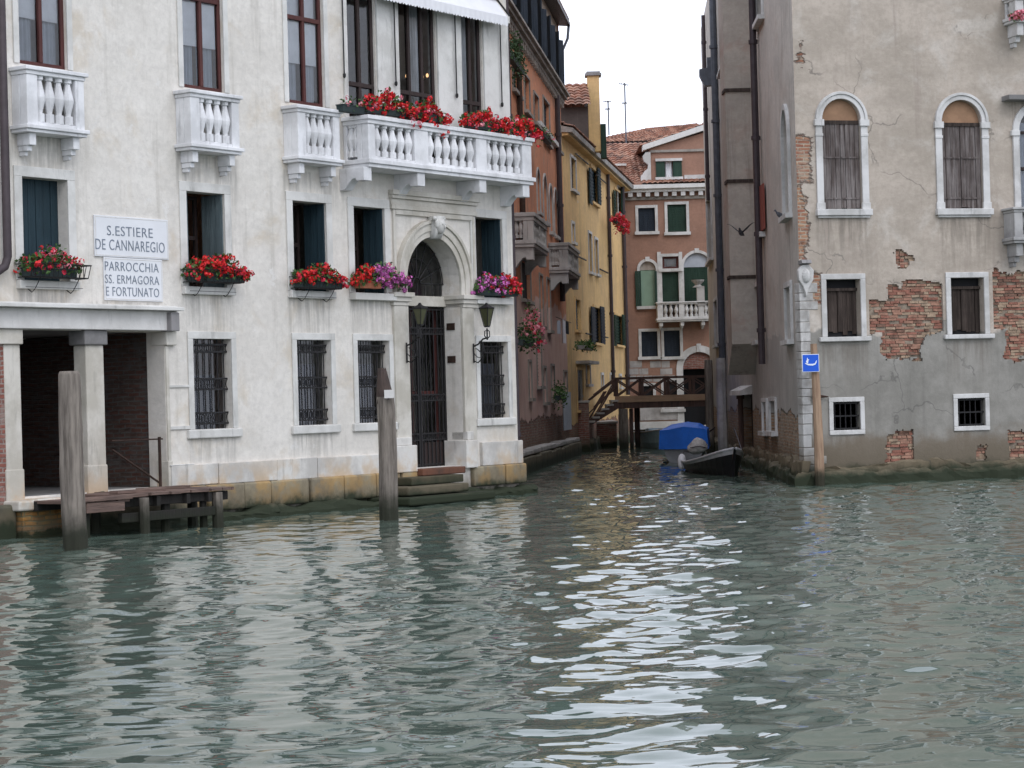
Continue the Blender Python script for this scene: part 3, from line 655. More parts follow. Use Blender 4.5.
# --- lower windows with iron grilles
for i,(a,b,c,e) in enumerate(LOW):
    s=MB(); surround(s,p,a,b,c,e,.13,0,.03,sill=0); f=s.build('window',M['istria'],pal,pl=p,bevel=.008)
    s=MB(); s.box(p,a-.2,b+.2,c-.16,c-.002,-.2,.07); s.build('sill',M['istria'],f,pl=p,bevel=.02)
    s=MB(); H=e-c; grille(s,p,a,b,c,e,-.1,6,[c+.06*H,c+.18*H,c+.44*H,c+.56*H,c+.86*H,c+.94*H],.013); s.build('grille',M['iron'],f)
    pane(p,a,b,c,e,-.2).build('pane',M['glass'],f)
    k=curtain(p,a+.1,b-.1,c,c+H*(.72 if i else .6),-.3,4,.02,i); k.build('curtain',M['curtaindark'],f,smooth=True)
# --- portal
mb=MB(); dpi=.09; zpb=p.Z(395,446)
sL0=p.S(393.5,380); sR1=p.S(480,400); 
sc=(sdl+sdr)/2; zi0=zim-.26
# jamb pilasters, impost mouldings, archivolt
mb.box(p,sL0,sdl-.002,zp0,zi0,0,dpi-.02); mb.build('portal_jamb',M['portal'],pal,pl=p,bevel=.012); mb=MB(); mb.box(p,sdr+.002,p.S(473,380),zp0,zi0,0,dpi-.02)
po=mb.build('portal_jamb',M['portal'],pal,pl=p,bevel=.012)
mb=MB()
for a,b in ((sL0-.04,sdl),(sdr,p.S(474,300)+.04)):
    mb.box(p,a,b,zi0+.001,zi0+.08,-.4,dpi+.0); mb.box(p,a-.04,b+.04,zi0+.081,zi0+.17,-.42,dpi+.04); mb.box(p,a-.08,b+.08,zi0+.171,zim,-.43,dpi+.09)
mb.box(p,sdl+.0,sdr-.0,zi0+.03,zim-.02,-.46,-.34)
mb.build('impost',M['portal'],po,pl=p,bevel=.01)
mb=MB(); ring(mb,p,sc,zsp,rA,rA+.12,0,.06,zim+.002); ring(mb,p,sc,zsp,rA+.122,rA+.27,0,.09,zim+.002); ring(mb,p,sc,zsp,rA+.272,rA+.34,0,.13,zim+.002)
mb.build('archivolt',M['portal'],po,pl=p,bevel=.008)
# framed panel + entablature over the arch
mb=MB(); zt1=p.Z(430,212.5); se0,se1=p.S(392.5,250),p.S(473.5,250)
mb.box(p,se0,se0+.07,zim,zt1,0,.05); mb.box(p,se1-.07,se1,zim,zt1,0,.05); mb.box(p,se0+.08,se1-.08,zt1-.10,zt1-.0,0,.055)
z=zt1
for h_,d_ in ((.09,.08),(.12,.05),(.07,.10),(.10,.14)):
    mb.box(p,se0-.04-d_*.4,se1+.04+d_*.4,z+.001,z+h_,0,d_); z+=h_
mb.build('entablature',M['portal'],po,pl=p,bevel=.008)
# keystone carved as a head
mb=MB(); kz0,kz1=p.Z(437,237,.2),p.Z(437,216,.2)
mb.side(p,[(0,kz0-.04),(.16,kz0-.02),(.22,kz0+.12),(.2,kz1-.12),(.27,kz1),(0,kz1)],sc-.13,sc+.13)
def blob(mb,c,rx,ry,rz,n=8):
    prof=[(math.sin(math.pi*i/n),-math.cos(math.pi*i/n)) for i in range(n+1)]; mb.lathe(c,[(max(a,.02)*rx,b*rz) for a,b in prof],10,0,1,ry/rx)
kc=(kz0+kz1)/2
blob(mb,p.W(sc,kc,.24),.10,.11,.15); blob(mb,p.W(sc,kc-.01,.35),.022,.03,.04)
for sg in (-1,1): blob(mb,p.W(sc+sg*.10,kc+.06,.22),.05,.05,.10); blob(mb,p.W(sc+sg*.045,kc+.04,.33),.022,.02,.02); blob(mb,p.W(sc+sg*.15,kz1-.05,.2),.05,.05,.05)
mb.build('keystone',M['istria'],po,smooth=True)
# wide pedestal blocks
mb=MB(); mb.box(p,p.S(392,460,.15),p.S(419,460,.2),zp0-.02,zp1+.14,-.05,.17); mb.box(p,p.S(392,460,.15)+.02,p.S(416,460,.2),zp1+.141,zp1+.30,-.05,.12); mb.build('pedestal',M['plinth'],po,pl=p,bevel=.015); mb=MB()
mb.box(p,sdr-.12,p.S(478,460,.15),zp0-.02,zp1+.18,-.42,.16); mb.box(p,sdr-.0,p.S(476,460,.15),zp1+.181,zp1+.36,-.3,.115)
mb.build('pedestal',M['plinth'],po,pl=p,bevel=.015)
# gate and fanlight
mb=MB(); gd=-.40; m_=sc; z0=zds; zt_=zi0+.02
for a,b in ((sdl,m_),(m_,sdr)):
    mb.box(p,a+.01,a+.06,z0,zt_,gd-.03,gd); mb.box(p,b-.06,b-.01,z0,zt_,gd-.03,gd)
    grille(mb,p,a+.06,b-.06,z0,zt_,gd-.01,6,[z0+.05,z0+.55,z0+.68,z0+1.35,z0+1.47,zt_-.55,zt_-.43,zt_-.05],.012)
gt=mb.build('gate',M['iron'],pal)
mb=MB(); mb.box(p,sdl+.02,sdr-.02,z0,z0+.5,gd-.06,gd-.035); mb.build('gate_panel',M['windark'],gt,pl=p)
mb=MB(); casement(mb,p,sdl,sdr,z0,zt_,gd-.22,.08,1,(z0+1.5,)); mb.build('door',M['winred'],gt,pl=p); pane(p,sdl,sdr,z0,zt_,gd-.25).build('pane',M['glass'],gt)
mb=MB()
for k in range(9):
    t=R_(180*k/8); mb.tube([p.W(sc+.12*math.cos(t),zsp+.12*math.sin(t),gd),p.W(sc+(rA-.01)*math.cos(t),zsp+(rA-.01)*math.sin(t),gd)],.013,5)
for rr in (.12,rA*.55,rA-.03): mb.tube([p.W(sc+rr*math.cos(R_(t)),zsp+rr*math.sin(R_(t)),gd) for t in range(0,181,12)],.014,5)
for k in range(7): s=sdl+(sdr-sdl)*(k+.5)/7; mb.tube([p.W(s,zim-.02,gd),p.W(s,zsp,gd)],.011,5)
fl=mb.build('fanlight',M['iron'],pal)
k=MB(); k.add([p.W(a,b,gd-.06) for a,b in [(sdl,zim-.02)]+arc(sc,zsp,rA)+[(sdr,zim-.02)]],[tuple(range(18,-1,-1))]); k.build('pane',M['glass'],fl)
# dark hinge plates on the right jamb
mb=MB(); P2=Plane(p.W(sdr,0,0)[:2],a=p.a-math.pi/2)
for y in (326,359): z=p.Z(452,y); mb=MB(); mb.box(PL,sdr-.02,sdr-.001,z-.07,z+.07,-.34,-.14); mb.build('hinge_plate',M['ironrust'],po)
# steps
zs=zds
mb=MB(); mb.box(p,p.S(411,470),p.S(462,470,.2),zs-.14,zs-.004,-.44,.30); st=mb.build('step',M['steprust'],pal,pl=p,bevel=.02)
mb=MB(); mb.box(p,p.S(411,478,.5),p.S(463,478,.5),zs-.30,zs-.145,-.1,.52); mb.build('step',M['mossstep'],pal,pl=p,bevel=.02)
mb=MB(); mb.box(p,p.S(405,488,.7),p.S(466,484,.7),zs-.48,zs-.31,-.1,.78); mb.build('step',M['wetstone'],pal,pl=p,bevel=.03)
mb=MB(); mb.box(p,p.S(412,495,1.1),p.S(494,490,1.0),zs-.66,zs-.50,-.1,1.05); mb.box(p,p.S(402,497,1.1),p.S(494,490,1.2),-.3,zs-.68,-.1,1.25); mb.build('step',M['wetstone'],pal,pl=p,bevel=.04)
# corner drainpipe on the side wall and the pipe at the far left
mb=MB(); cx=p.W(sE,0,-.12)+Vector((.10,0.1,0))
mb.tube([cx+Vector((0,0,z)) for z in (.3,3,6,9,14.4)],.055,8)
for z in (1.2,3.2,5.4,8): mb.tube([cx+Vector((0,0,z)),cx+Vector((0,0,z+.09))],.075,8)
mb.build('drainpipe',M['brownpipe'],pal)
mb=MB(); s=p.S(-1.5,120); zz=p.Z(3,270)
mb.tube([p.W(s,14.3,.13),p.W(s,zz+.2,.13),p.W(s-.06,zz+.05,.13),p.W(s-.25,zz-.06,.13),p.W(s-1.2,zz-.1,.13)],.07,8); mb.build('drainpipe',M['brownpipe'],pal,smooth=True)
# ------------------------------------------------------------------ signs
def lettering(pl,txt,s0,s1,z0,z1,d,m,parent,bold=-.007):
    cu=bpy.data.curves.new('lettering','FONT'); cu.body=txt; cu.size=1; cu.offset=bold; cu.extrude=.012; cu.resolution_u=3; cu.space_character=1.08
    ob=bpy.data.objects.new('tmp',cu); COL.objects.link(ob); bpy.context.view_layer.update()
    me=bpy.data.meshes.new_from_object(ob.evaluated_get(bpy.context.evaluated_depsgraph_get())); bpy.data.objects.remove(ob)
    V=np.array([v.co[:] for v in me.vertices]); lo,hi=V.min(0),V.max(0)
    mb=MB(); vs=[pl.W(s0+(x-lo[0])/(hi[0]-lo[0])*(s1-s0),z0+(y-lo[1])/(hi[1]-lo[1])*(z1-z0),d+(z-lo[2])*.2) for x,y,z in V]
    mb.add(vs,[tuple(f.vertices) for f in me.polygons]); return mb
def board(name,x0,y0,x1,y1,rows,label,cat):
    a,b,c,e=p.R(x0,y0,x1,y1); t=thing(name,label,cat,tuple(p.W(a,c,.02)))
    mb=MB(); mb.box(p,a,b,c,e,.004,.034); mb.build('board',M['sign'],t,pl=p,bevel=.005)
    mb=MB(); surround(mb,p,a+.03,b-.03,c+.03,e-.03,.012,.03,.037); mb.build('border',M['greylintel'],t,pl=p)
    for txt,xa,ya,xb,yb in rows:
        q=p.R(xa,ya,xb,yb,.036); k=lettering(p,txt,*q,.036,M['ink'],t); k.build('lettering',M['ink'],t)
board('district_sign',93.3,217.5,166.8,258,[('S.ESTIERE',107,227,152.5,236.5),('DE CANNAREGIO',95.5,240.5,164.5,251)],'upper white wall board lettered S. ESTIERE DE CANNAREGIO in grey blue','sign')
board('parish_sign',103,258.6,161.3,301,[('PARROCCHIA',104.8,262.5,158.5,271.5),('SS. ERMAGORA',105,275.5,159,284),('E FORTUNATO',106,287.5,159,296.5)],'lower white wall board lettered PARROCCHIA SS. ERMAGORA E FORTUNATO','sign')
# ================================================================== flower boxes
def flowers(name,pl,x0,x1,yt,yb,d,mix,label,seed,group=None,planter='planter',ph=.12,rack=False,n=540,drop=.12,dw=.2,leaf='leaf',nb=60,hb=.045,cat='flower box',pw=None):
    """planter centred at depth d behind/in front of the plane; mix: [(material, share, s-from, s-to)]"""
    rnd=random.Random(seed); s0,s1=pl.S(x0,(yt+yb)/2,d),pl.S(x1,(yt+yb)/2,d); z1,z0=pl.Z((x0+x1)/2,yt,d),pl.Z((x0+x1)/2,yb,d)
    t=thing(name,label,cat,tuple(pl.W((s0+s1)/2,z0,d)),group=group)
    pa,pb=(s0+.08,s1-.08) if pw is None else (pl.S(pw[0],(yt+yb)/2,d),pl.S(pw[1],(yt+yb)/2,d))
    mb=MB(); q=dw*.45
    V=[pl.W(a,zz,b) for zz,k in ((z0,.82),(z0+ph,1)) for a,b in ((pa,d+q*k),(pb,d+q*k),(pb,d-q*k),(pa,d-q*k))]
    mb.add(V,[(0,1,5,4),(1,2,6,5),(2,3,7,6),(3,0,4,7),(4,5,6,7),(3,2,1,0)]); mb.box(pl,pa-.01,pb+.01,z0+ph,z0+ph+.02,d-q-.01,d+q+.01)
    mb.build('planter',M[planter],t,pl=pl,bevel=.006)
    def pt(lo,hi,top=1):
        s=rnd.uniform(lo,hi); e=math.sin(math.pi*min(max((s-s0)/(s1-s0),.0),1))**.35
        zz=z0+ph*.3-drop*rnd.random()*rnd.random()+(z1-z0-ph*.3)*e*(rnd.random()**.6)*(.85+.15*math.sin(s*9+seed)); return pl.W(s,zz,d+rnd.uniform(-dw,dw)*.9)
    mb=MB(); cloud(mb,n,lambda:pt(s0+.02,s1-.02),.045,rnd); mb.build('foliage',M[leaf],t)
    for m,sh,fa,fb in mix:
        mb=MB(); k=int(nb*sh*2.1)
        for _ in range(k):
            c=pt(s0+(s1-s0)*fa,s0+(s1-s0)*fb)+pl.n*.05; rr=hb*rnd.uniform(.6,1.15)
            for _ in range(9):
                o_=Vector((rnd.gauss(0,1),rnd.gauss(0,1),rnd.gauss(0,1))).normalized()*rr
                cc=c+o_; nn=(o_.normalized()+Vector((rnd.uniform(-.5,.5),)*3)).normalized(); a=nn.orthogonal().normalized(); b=nn.cross(a); q2=rr*.62
                mb.add([cc-a*q2,cc-b*q2,cc+a*q2,cc+b*q2],[(0,1,2,3)])
        mb.build('blossoms',M[m],t)
    if rack:
        mb=MB(); ra,rb=(pl.S(rack[0],(yt+yb)/2,.02)+.03,pl.S(rack[1],(yt+yb)/2,d+dw*.5+.05)-.03); zr0=z0-.01; zr1=z0+.20
        f=d+dw*.5+.03; bk=.02
        for z,e in ((zr0,0),(zr1,.04)):
            mb.tube([pl.W(ra-e,z,bk),pl.W(ra-e,z,f+e),pl.W(rb+e,z,f+e),pl.W(rb+e,z,bk)],.011,4)
        k=int((rb-ra)/.09)
        for i in range(k+1):
            s=ra+(rb-ra)*i/k; mb.tube([pl.W(s,zr0,f),pl.W(s+(s-(ra+rb)/2)*.05,zr1,f+.04)],.008,4)
        for s in (ra,rb):
            for j in range(1,3): mb.tube([pl.W(s,zr0,bk+(f-bk)*j/3),pl.W(s,zr1,bk+(f-bk)*j/3)],.008,4)
        for s in (ra+.2,rb-.2): mb.tube([pl.W(s,zr0,f),pl.W(s,zr0-.1,f*.8),pl.W(s,zr0-.2,f*.55),pl.W(s,zr0-.24,.12),pl.W(s,zr0-.18,.03)],.009,4)
        mb.tube([pl.W(ra,zr0-.16,f*.6),pl.W(rb,zr0-.16,f*.6)],.006,4); mb.box(pl,ra,rb,zr0-.006,zr0+.004,d-dw*.5,d+dw*.5)
        mb.build('rack',M['iron'],t)
    return t
G='geranium boxes of the white palace'
flowers('flower_box',p,21,77,243,277,.2,[('crimson',.45,0,1),('pink',.28,.35,.95),('red',.22,0,1),('magenta',.04,.4,.6)],'mixed crimson and pink geranium box in iron rack under closed shutters above the portico',1,G,rack=(16,90),nb=32,drop=.04)
flowers('flower_box',p,187,244,253,282,.2,[('red',.85,.05,1),('crimson',.25,0,1)],'dense bright red geranium box right of the two white boards',2,G,rack=(181,243),nb=78,drop=.04)
flowers('flower_box',p,294,341,262,288,.2,[('red',.7,0,1),('crimson',.3,0,1)],'small red geranium box in iron rack, left of the mixed magenta box',3,G,rack=(289,343),nb=56,drop=.04)
flowers('flower_box',p,353,404,261,289,.18,[('red',.26,0,.27),('magenta',.95,.28,1),('pink',.15,.4,1)],'terracotta box with red geraniums at left and magenta petunias at right beside the arch',4,G,'terra',nb=75,drop=.08,pw=(357,378))
flowers('flower_box',p,474,517,272,296,.18,[('magenta',.5,0,.6),('red',.4,.55,1),('crimson',.25,.2,1)],'magenta and red flower box at palace corner right of the arch',5,G,nb=70,drop=.05)
zt=zbt
def rail_flowers(x0,x1,yt,yb,label,seed,drop,nb,planter='planter'):
    s0,s1=p.S(x0,110,.5),p.S(x1,120,.5)
    return flowers('flower_box',p,x0,x1,yt,yb,.5,[('red',.75,0,1),('crimson',.2,0,1),('pink',.08,0,1)],label,seed,G,planter,nb=nb,drop=drop,n=300,hb=.05)
rail_flowers(362,405,88,115,'left red geranium box on the long balcony rail, beside the empty planter',6,.1,62)
rail_flowers(403,444,97,121,'red geranium box trailing over middle of the long balcony rail',7,.4,75)
rail_flowers(464,498,107,130,'red geranium box on balcony rail just right of the gap in the flowers',8,.15,62)
rail_flowers(497,535,114,137,'red geranium box overhanging the right corner of the long balcony',9,.35,72)
t=flowers('flower_box',p,337,364,97,113,.45,[('pink',.1,.2,.9)],'nearly empty dark planter at left end of the long balcony rail',10,G,n=30,nb=20,drop=0)
# chandelier glimpsed through the open balcony door
em=bpy.data.materials.new('lamp_glow'); em.use_nodes=True; em.node_tree.nodes['Principled BSDF'].inputs['Emission Color'].default_value=(1,.55,.25,1); em.node_tree.nodes['Principled BSDF'].inputs['Emission Strength'].default_value=2.2
c=p.W(p.S(417,79,-1.6),p.Z(417,79,-1.6),-1.6)
t=thing('chandelier','small lit chandelier glowing inside the open balcony door','chandelier',tuple(c))
mb=MB(); mb.tube([c+Vector((0,0,1.2)),c],.012,5)
for k in range(6): a=k*1.047; mb.tube([c,c+Vector((.12*math.cos(a),.12*math.sin(a),-.06)),c+Vector((.22*math.cos(a),.22*math.sin(a),.03))],.01,4)
mb.build('frame',M['iron'],t)
for k in range(6):
    a=k*1.047; mb=MB(); blob(mb,c+Vector((.22*math.cos(a),.22*math.sin(a),.07)),.028,.028,.045,5); mb.build('bulb',em,t)
# ================================================================== lanterns
M['lanternglass']=simple('amber_lantern_glass',(.085,.088,.045),.3,.1,5)
def lantern(x,label):
    s=p.S(x,355); zb=p.Z(x,364); zt=p.Z(x+15,303,.5); w=p.W
    t=thing('wall_lantern',label,'lantern',tuple(w(s,zb,.09)),group='wrought iron lanterns flanking the portal')
    D=.45; mb=MB()
    mb.tube([w(s,zb+.02,.1),w(s,zb+.42,.1)],.018,5)
    mb.tube([w(s,zb+.36,.1),w(s,zb+.40,.22),w(s,zb+.5,.34),w(s,zb+.52,.42),w(s,zb+.50,D)],.018,5)
    mb.tube([w(s,zb+.06,.1),w(s,zb+.02,.2),w(s,zb+.10,.3),w(s,zb+.26,.36),w(s,zb+.42,.34),w(s,zb+.46,.26),w(s,zb+.40,.22)],.014,5)
    for sg in (-1,1): mb.tube([w(s+sg*(.02+.11*math.sin(u)),zb+.22+.1*math.cos(u*1.3),.13+.1*(1-math.cos(u))) for u in [q*.5 for q in range(9)]],.010,4)
    for sg in (-1,1): mb.tube([w(s,zb+.50,D),w(s+sg*.09,zb+.56,D),w(s+sg*.08,zb+.66,D),w(s+sg*.02,zb+.68,D)],.012,4)
    mb.tube([w(s,zb+.48,D),w(s,zb+.72,D)],.018,5); mb.build('bracket',M['iron'],t)
    z0=zb+.74; zz=zt-.05
    c=w(s,0,D); mb=MB(); A=PL.a+math.pi/4
    mb.lathe(c,[(.06,z0),(.06,z0+.03)],4,A); mb.lathe(c,[(.165,zz-.06),(.165,zz-.04),(.10,zz-.01),(.04,zz+.02),(.02,zz+.06)],4,A)
    for k in range(4):
        a=A+k*math.pi/2; mb.tube([c+Vector((.06*math.cos(a),.06*math.sin(a),z0+.02)),c+Vector((.15*math.cos(a),.15*math.sin(a),zz-.05))],.012,4)
    mb.build('cage',M['iron'],t)
    mb=MB(); mb.lathe(c,[(.052,z0+.03),(.138,zz-.062)],4,A); mb.build('lamp_glass',M['lanternglass'],t)
lantern(403,'black iron lantern on left jamb, hanging in front of the gate')
lantern(470,'black iron lantern with amber glass on the right jamb, before the barred window')
# ================================================================== mooring piles and jetty
def pile(x,y,yt,wpx,label,lean=0,cut=False,seed=0,mat='oldwood'):
    r=ray(x,y); t_=-CAMH/r.z; c=Vector((0,0,CAMH))+r*t_; k=c.y/F; R=wpx*k/2
    rt=ray(x,yt); H=CAMH+rt.z*c.y/rt.y
    t=thing('mooring_pile',label,'mooring post',(c.x,c.y,0)); rnd=random.Random(seed); mb=MB(); n=26; rings=[]
    L=[-1.5,-.3]+[.1+.2*i for i in range(int((H-.4)/.2))]+[H-.35,H-.05,H]
    wob=[rnd.uniform(.97,1.05)*(.86 if rnd.random()<.22 else 1) for _ in range(n)]
    for z in L:
        f=(z+1.5)/(H+1.5); rr=R*(1.08-.13*f); 
        if z>H-.1 and not cut: rr*=.96 if z<H else .8
        rings.append([Vector((c.x+lean*z+rr*wob[k_]*rnd.uniform(.97,1.03)*math.cos(2*math.pi*k_/n)+.012*math.sin(z*2+seed),c.y+rr*wob[k_]*math.sin(2*math.pi*k_/n),z)) for k_ in range(n)])
    if cut:
        a,b=rings[-2],rings[-1]
        for k_ in range(n):
            ang=2*math.pi*k_/n; x_=math.cos(ang)
            a[k_]=Vector((c.x+lean*H+R*.92*x_*wob[k_],c.y+R*.92*math.sin(ang),H-.48+ (.02*math.sin(k_*3)))); 
            b[k_]=Vector((c.x+lean*H-R*.25+R*.45*x_,c.y+R*.5*math.sin(ang),H-.03+.03*math.sin(k_*2.1)))
        rings[-3]=[Vector((v.x,v.y,H-.62)) for v in rings[-3]]
    mb.loft(rings[:-2] if cut else rings); mb.build('shaft',M[mat],t,smooth=not cut)
    if cut:
        q=MB(); q.loft([[Vector((v.x,v.y,H-.62)) for v in rings[-3]],rings[-2],rings[-1]]); q.build('cut_head',M['darkhead'],t)
    return t,c,R,H
M['darkhead']=wood('dark_cut_wood',(.09,.065,.055),(.05,.04,.036),1.5)
pile(76,548,371,23.5,'thick grey weathered wooden pile left of the jetty',lean=-.018,seed=3)
t,c,R,H=pile(389.5,520,367,18.5,'tall wooden pile with slanted dark head before the portal',cut=True,seed=5,lean=-.01)
mb=MB(); k=c.y/F; zz=CAMH+ray(391,394).z*c.y/ray(391,394).y
q=Plane((c.x,c.y-R-.025),a=0); mb.box(q,-.02,.14,zz-.07,zz+.07,0,.02); mb.build('label_plate',M['greylintel'],t)
# jetty
j=thing('wooden_jetty','low weathered plank jetty standing on wet posts before the portico','jetty',tuple(p.W(p.S(150,500),0,.8)))
JD=1.55; js0,js1=p.S(70,500,1.2),p.S(232,497,1.5); zj=.60
rnd=random.Random(4); s=js0
while s<js1:
    w=rnd.uniform(.2,.28); e=min(s+w,js1); mb=MB(); 
    q0,q1=(.28,JD) 
    if s<js0+.85: q1=JD-.0; dz=-.06
    else: dz=rnd.uniform(-.008,.008)
    mb.box(p,s+.006,e-.006,zj+dz,zj+.05+dz,q0,q1+rnd.uniform(-.03,.05)); mb.build('plank',M['deckwood'],j,pl=p,bevel=.006); s=e
for d_,z_,a,b in ((JD-.12,zj-.16,js0+.02,js1-.02),(JD-.02,zj-.40,js0+.8,js1-.25),(.45,zj-.17,js0,js1)):
    mb=MB(); mb.box(p,a,b,z_,z_+.15,d_-.1,d_); mb.build('beam',M['darkwood'],j,pl=p,bevel=.01)
mb=MB(); mb.box(p,js0-.1,js0+.95,zj-.02,zj+.05,JD+.0,JD+.08); mb.box(p,js0-.02,js0+.8,zj-.2,zj-.04,JD+.01,JD+.05); mb.build('fascia',M['deckwood'],j,pl=p,bevel=.01)
for a,d_ in ((js0+.15,JD-.2),(js0+1.25,JD+.05),(js0+2.0,JD-.25),(js0+2.9,JD-.2),(js1-.35,JD-.05),(js1-.12,.7),(js0+1.2,.5)):
    mb=MB(); r=rnd.uniform(.06,.11); mb.tube([p.W(a,-1,d_),p.W(a+rnd.uniform(-.04,.04),zj-.02,d_)],[r*1.1,r],8); mb.build('post',M['darkwood'] if d_<1.5 else M['oldwood'],j)
for a in (js0+1.6,js0+2.3,js1-.6): mb=MB(); mb.box(p,a,a+.09,zj-.17,zj-.01,.3,JD-.03); mb.build('joist',M['darkwood'],j,pl=p)
for s_a,d_ in ((js0+1.0,1.05),(js0+1.9,.75)):
    mb=MB(); mb.box(p,s_a,s_a+1.1,zj+.052,zj+.10,d_,d_+.2); o=mb.build('loose_board',M['deckwood'],j,pl=p,bevel=.006)
# ================================================================== grey house
p=PR
gh=thing('grey_house','tall weathered grey beige house with exposed brick patches at the canal corner','building',(6.19,46.9,0))
def RB(x0,y0,x1,y1): return PR.R(x0,y0,x1,y1)
bricks=[RB(*q) for q in ((796,39,805,65),(793,134,812,185),(793,183,805,262),(805,275,820,300))]
M['greywall']=plaster('grey_plaster',damp=(.95,(.17,.135,.10)),c1=(.485,.42,.355),c2=(.375,.325,.27),stain=(.57,.525,.47),stain_amt=.7,drips='grey',bricks=bricks,zone=(p.Z(900,330),(.215,.205,.182),(.305,.29,.262)),algae=.5,streak=(.27,.22,.19),streak_amt=.4,cracks=.5,brickc=((.30,.125,.085),(.40,.235,.14),(.40,.335,.26)))
M['greyside']=plaster('side_plaster',(.56,.52,.47),(.46,.43,.39),stain=(.30,.18,.12),stain_amt=.25,zone=(p.Z(900,330),(.35,.335,.31),(.44,.42,.39)),algae=.45,streak=(.12,.105,.09),streak_amt=.5,low=1.5,brickc=((.33,.20,.12),(.38,.26,.17),(.33,.30,.25)))
M['breast']=plaster('breast_plaster',(.48,.43,.375),(.39,.35,.305),stain=(.34,.17,.12),stain_amt=.35,algae=0,streak=(.1,.09,.08),streak_amt=.5)
M['shutbrown']=wood('weathered_brown_shutter',(.085,.066,.06),(.23,.205,.195),1)
M['boardbrown']=wood('rotten_window_board',(.035,.026,.022),(.085,.065,.055),1)
M['lunette']=simple('tan_lunette',(.34,.205,.125),.9,.12,4)
M['terrared']=wood('faded_red_shutter',(.28,.085,.065),(.22,.07,.055),1)
M['whitetrim']=stone('white_window_trim',(.62,.61,.595),(.44,.43,.41),algae=0)
M['quoin']=stone('white_quoin',(.56,.55,.53),(.30,.285,.265),algae=.5)
def level(pl,pts): return sum(pl.Z(*q) for q in pts)/len(pts)
za1=level(p,[(842,99),(962,100)]); za0=level(p,[(842,209),(964,209)])
zr1_=level(p,[(843,280),(967,277)]); zr0_=level(p,[(843,337),(967,334)])
zl1_=level(p,[(846,402),(971,398)]); zl0_=level(p,[(846,430),(971,426)])
AR=[(p.S(822.5,160),p.S(861,160),za0,za1,True,.16),(p.S(942,160),p.S(982,160),za0,za1,True,.16)]
RE=[(p.S(826.5,310),p.S(860.5,310),zr0_,zr1_),(p.S(951,310),p.S(984,310),zr0_,zr1_)]
LO=[(p.S(833,415),p.S(860,415),zl0_,zl1_),(p.S(957.5,415),p.S(985,415),zl0_,zl1_)]
BALW=(p.S(1019,160),p.S(1060,160),p.Z(1020,232),p.Z(1030,108),True,.16)
TOPW=(p.S(1026,-40),p.S(1066,-40),p.Z(1030,-8)-.25,p.Z(1030,-8)+2.2)
sR=p.S(1320,300); topz=16
ops=AR+[(*o,False,.22) for o in RE]+[(*o,False,.16) for o in LO]+[BALW,(*TOPW,False,.15)]
PATCH=[ # bounding box, then the lost-plaster boxes inside it (pixel corners on the wall plane)
 ((869.5,278,943.5,372),((864,299,950,334),(886,283,950,315),(881,318,920,360))),
 ((993.5,264,1075,366),((986,270,1080,330),(1006,318,1080,356))),
 ((893,240,923,270),((897,249,917,263),)),
 ((880,428,914,470),((884,434,909,466),)),
 ((972,438,991,462),((976,442,987,459),)),
 ((1008,424,1076,470),((1012,431,1080,466),))]
PB_=[(RB(*a),[RB(*q) for q in b]) for a,b in PATCH]
from mathutils import noise as mnoise
ops=ops+[(*a,False,.0) for a,_ in PB_]
wm=wall(p,0,sR,-.5,topz,ops); V=MB()
M['mortar']=simple('old_mortar',(.35,.285,.22),.95,.3,5,.5)
BM=[simple('old_brick_red',(.31,.14,.10),.95,.2,9,.6),simple('old_brick_pink',(.37,.205,.145),.95,.2,9,.6),simple('old_brick_tan',(.39,.285,.20),.95,.2,9,.6),simple('old_brick_dark',(.22,.125,.09),.95,.25,9,.6)]
rnd=random.Random(77); TH=.05
def lost(s,z,bs):
    d=min(max(abs(s-(b[0]+b[1])/2)-(b[1]-b[0])/2,abs(z-(b[2]+b[3])/2)-(b[3]-b[2])/2) for b in bs)
    nz=mnoise.fractal(Vector((s*1.3,z*1.6,3.1)),.8,2.1,6)*.20+mnoise.noise(Vector((s*4,round(z/.075)*3.3,0)))*.07+mnoise.noise(Vector((s*11,z*11,5)))*.03
    return d+nz<0
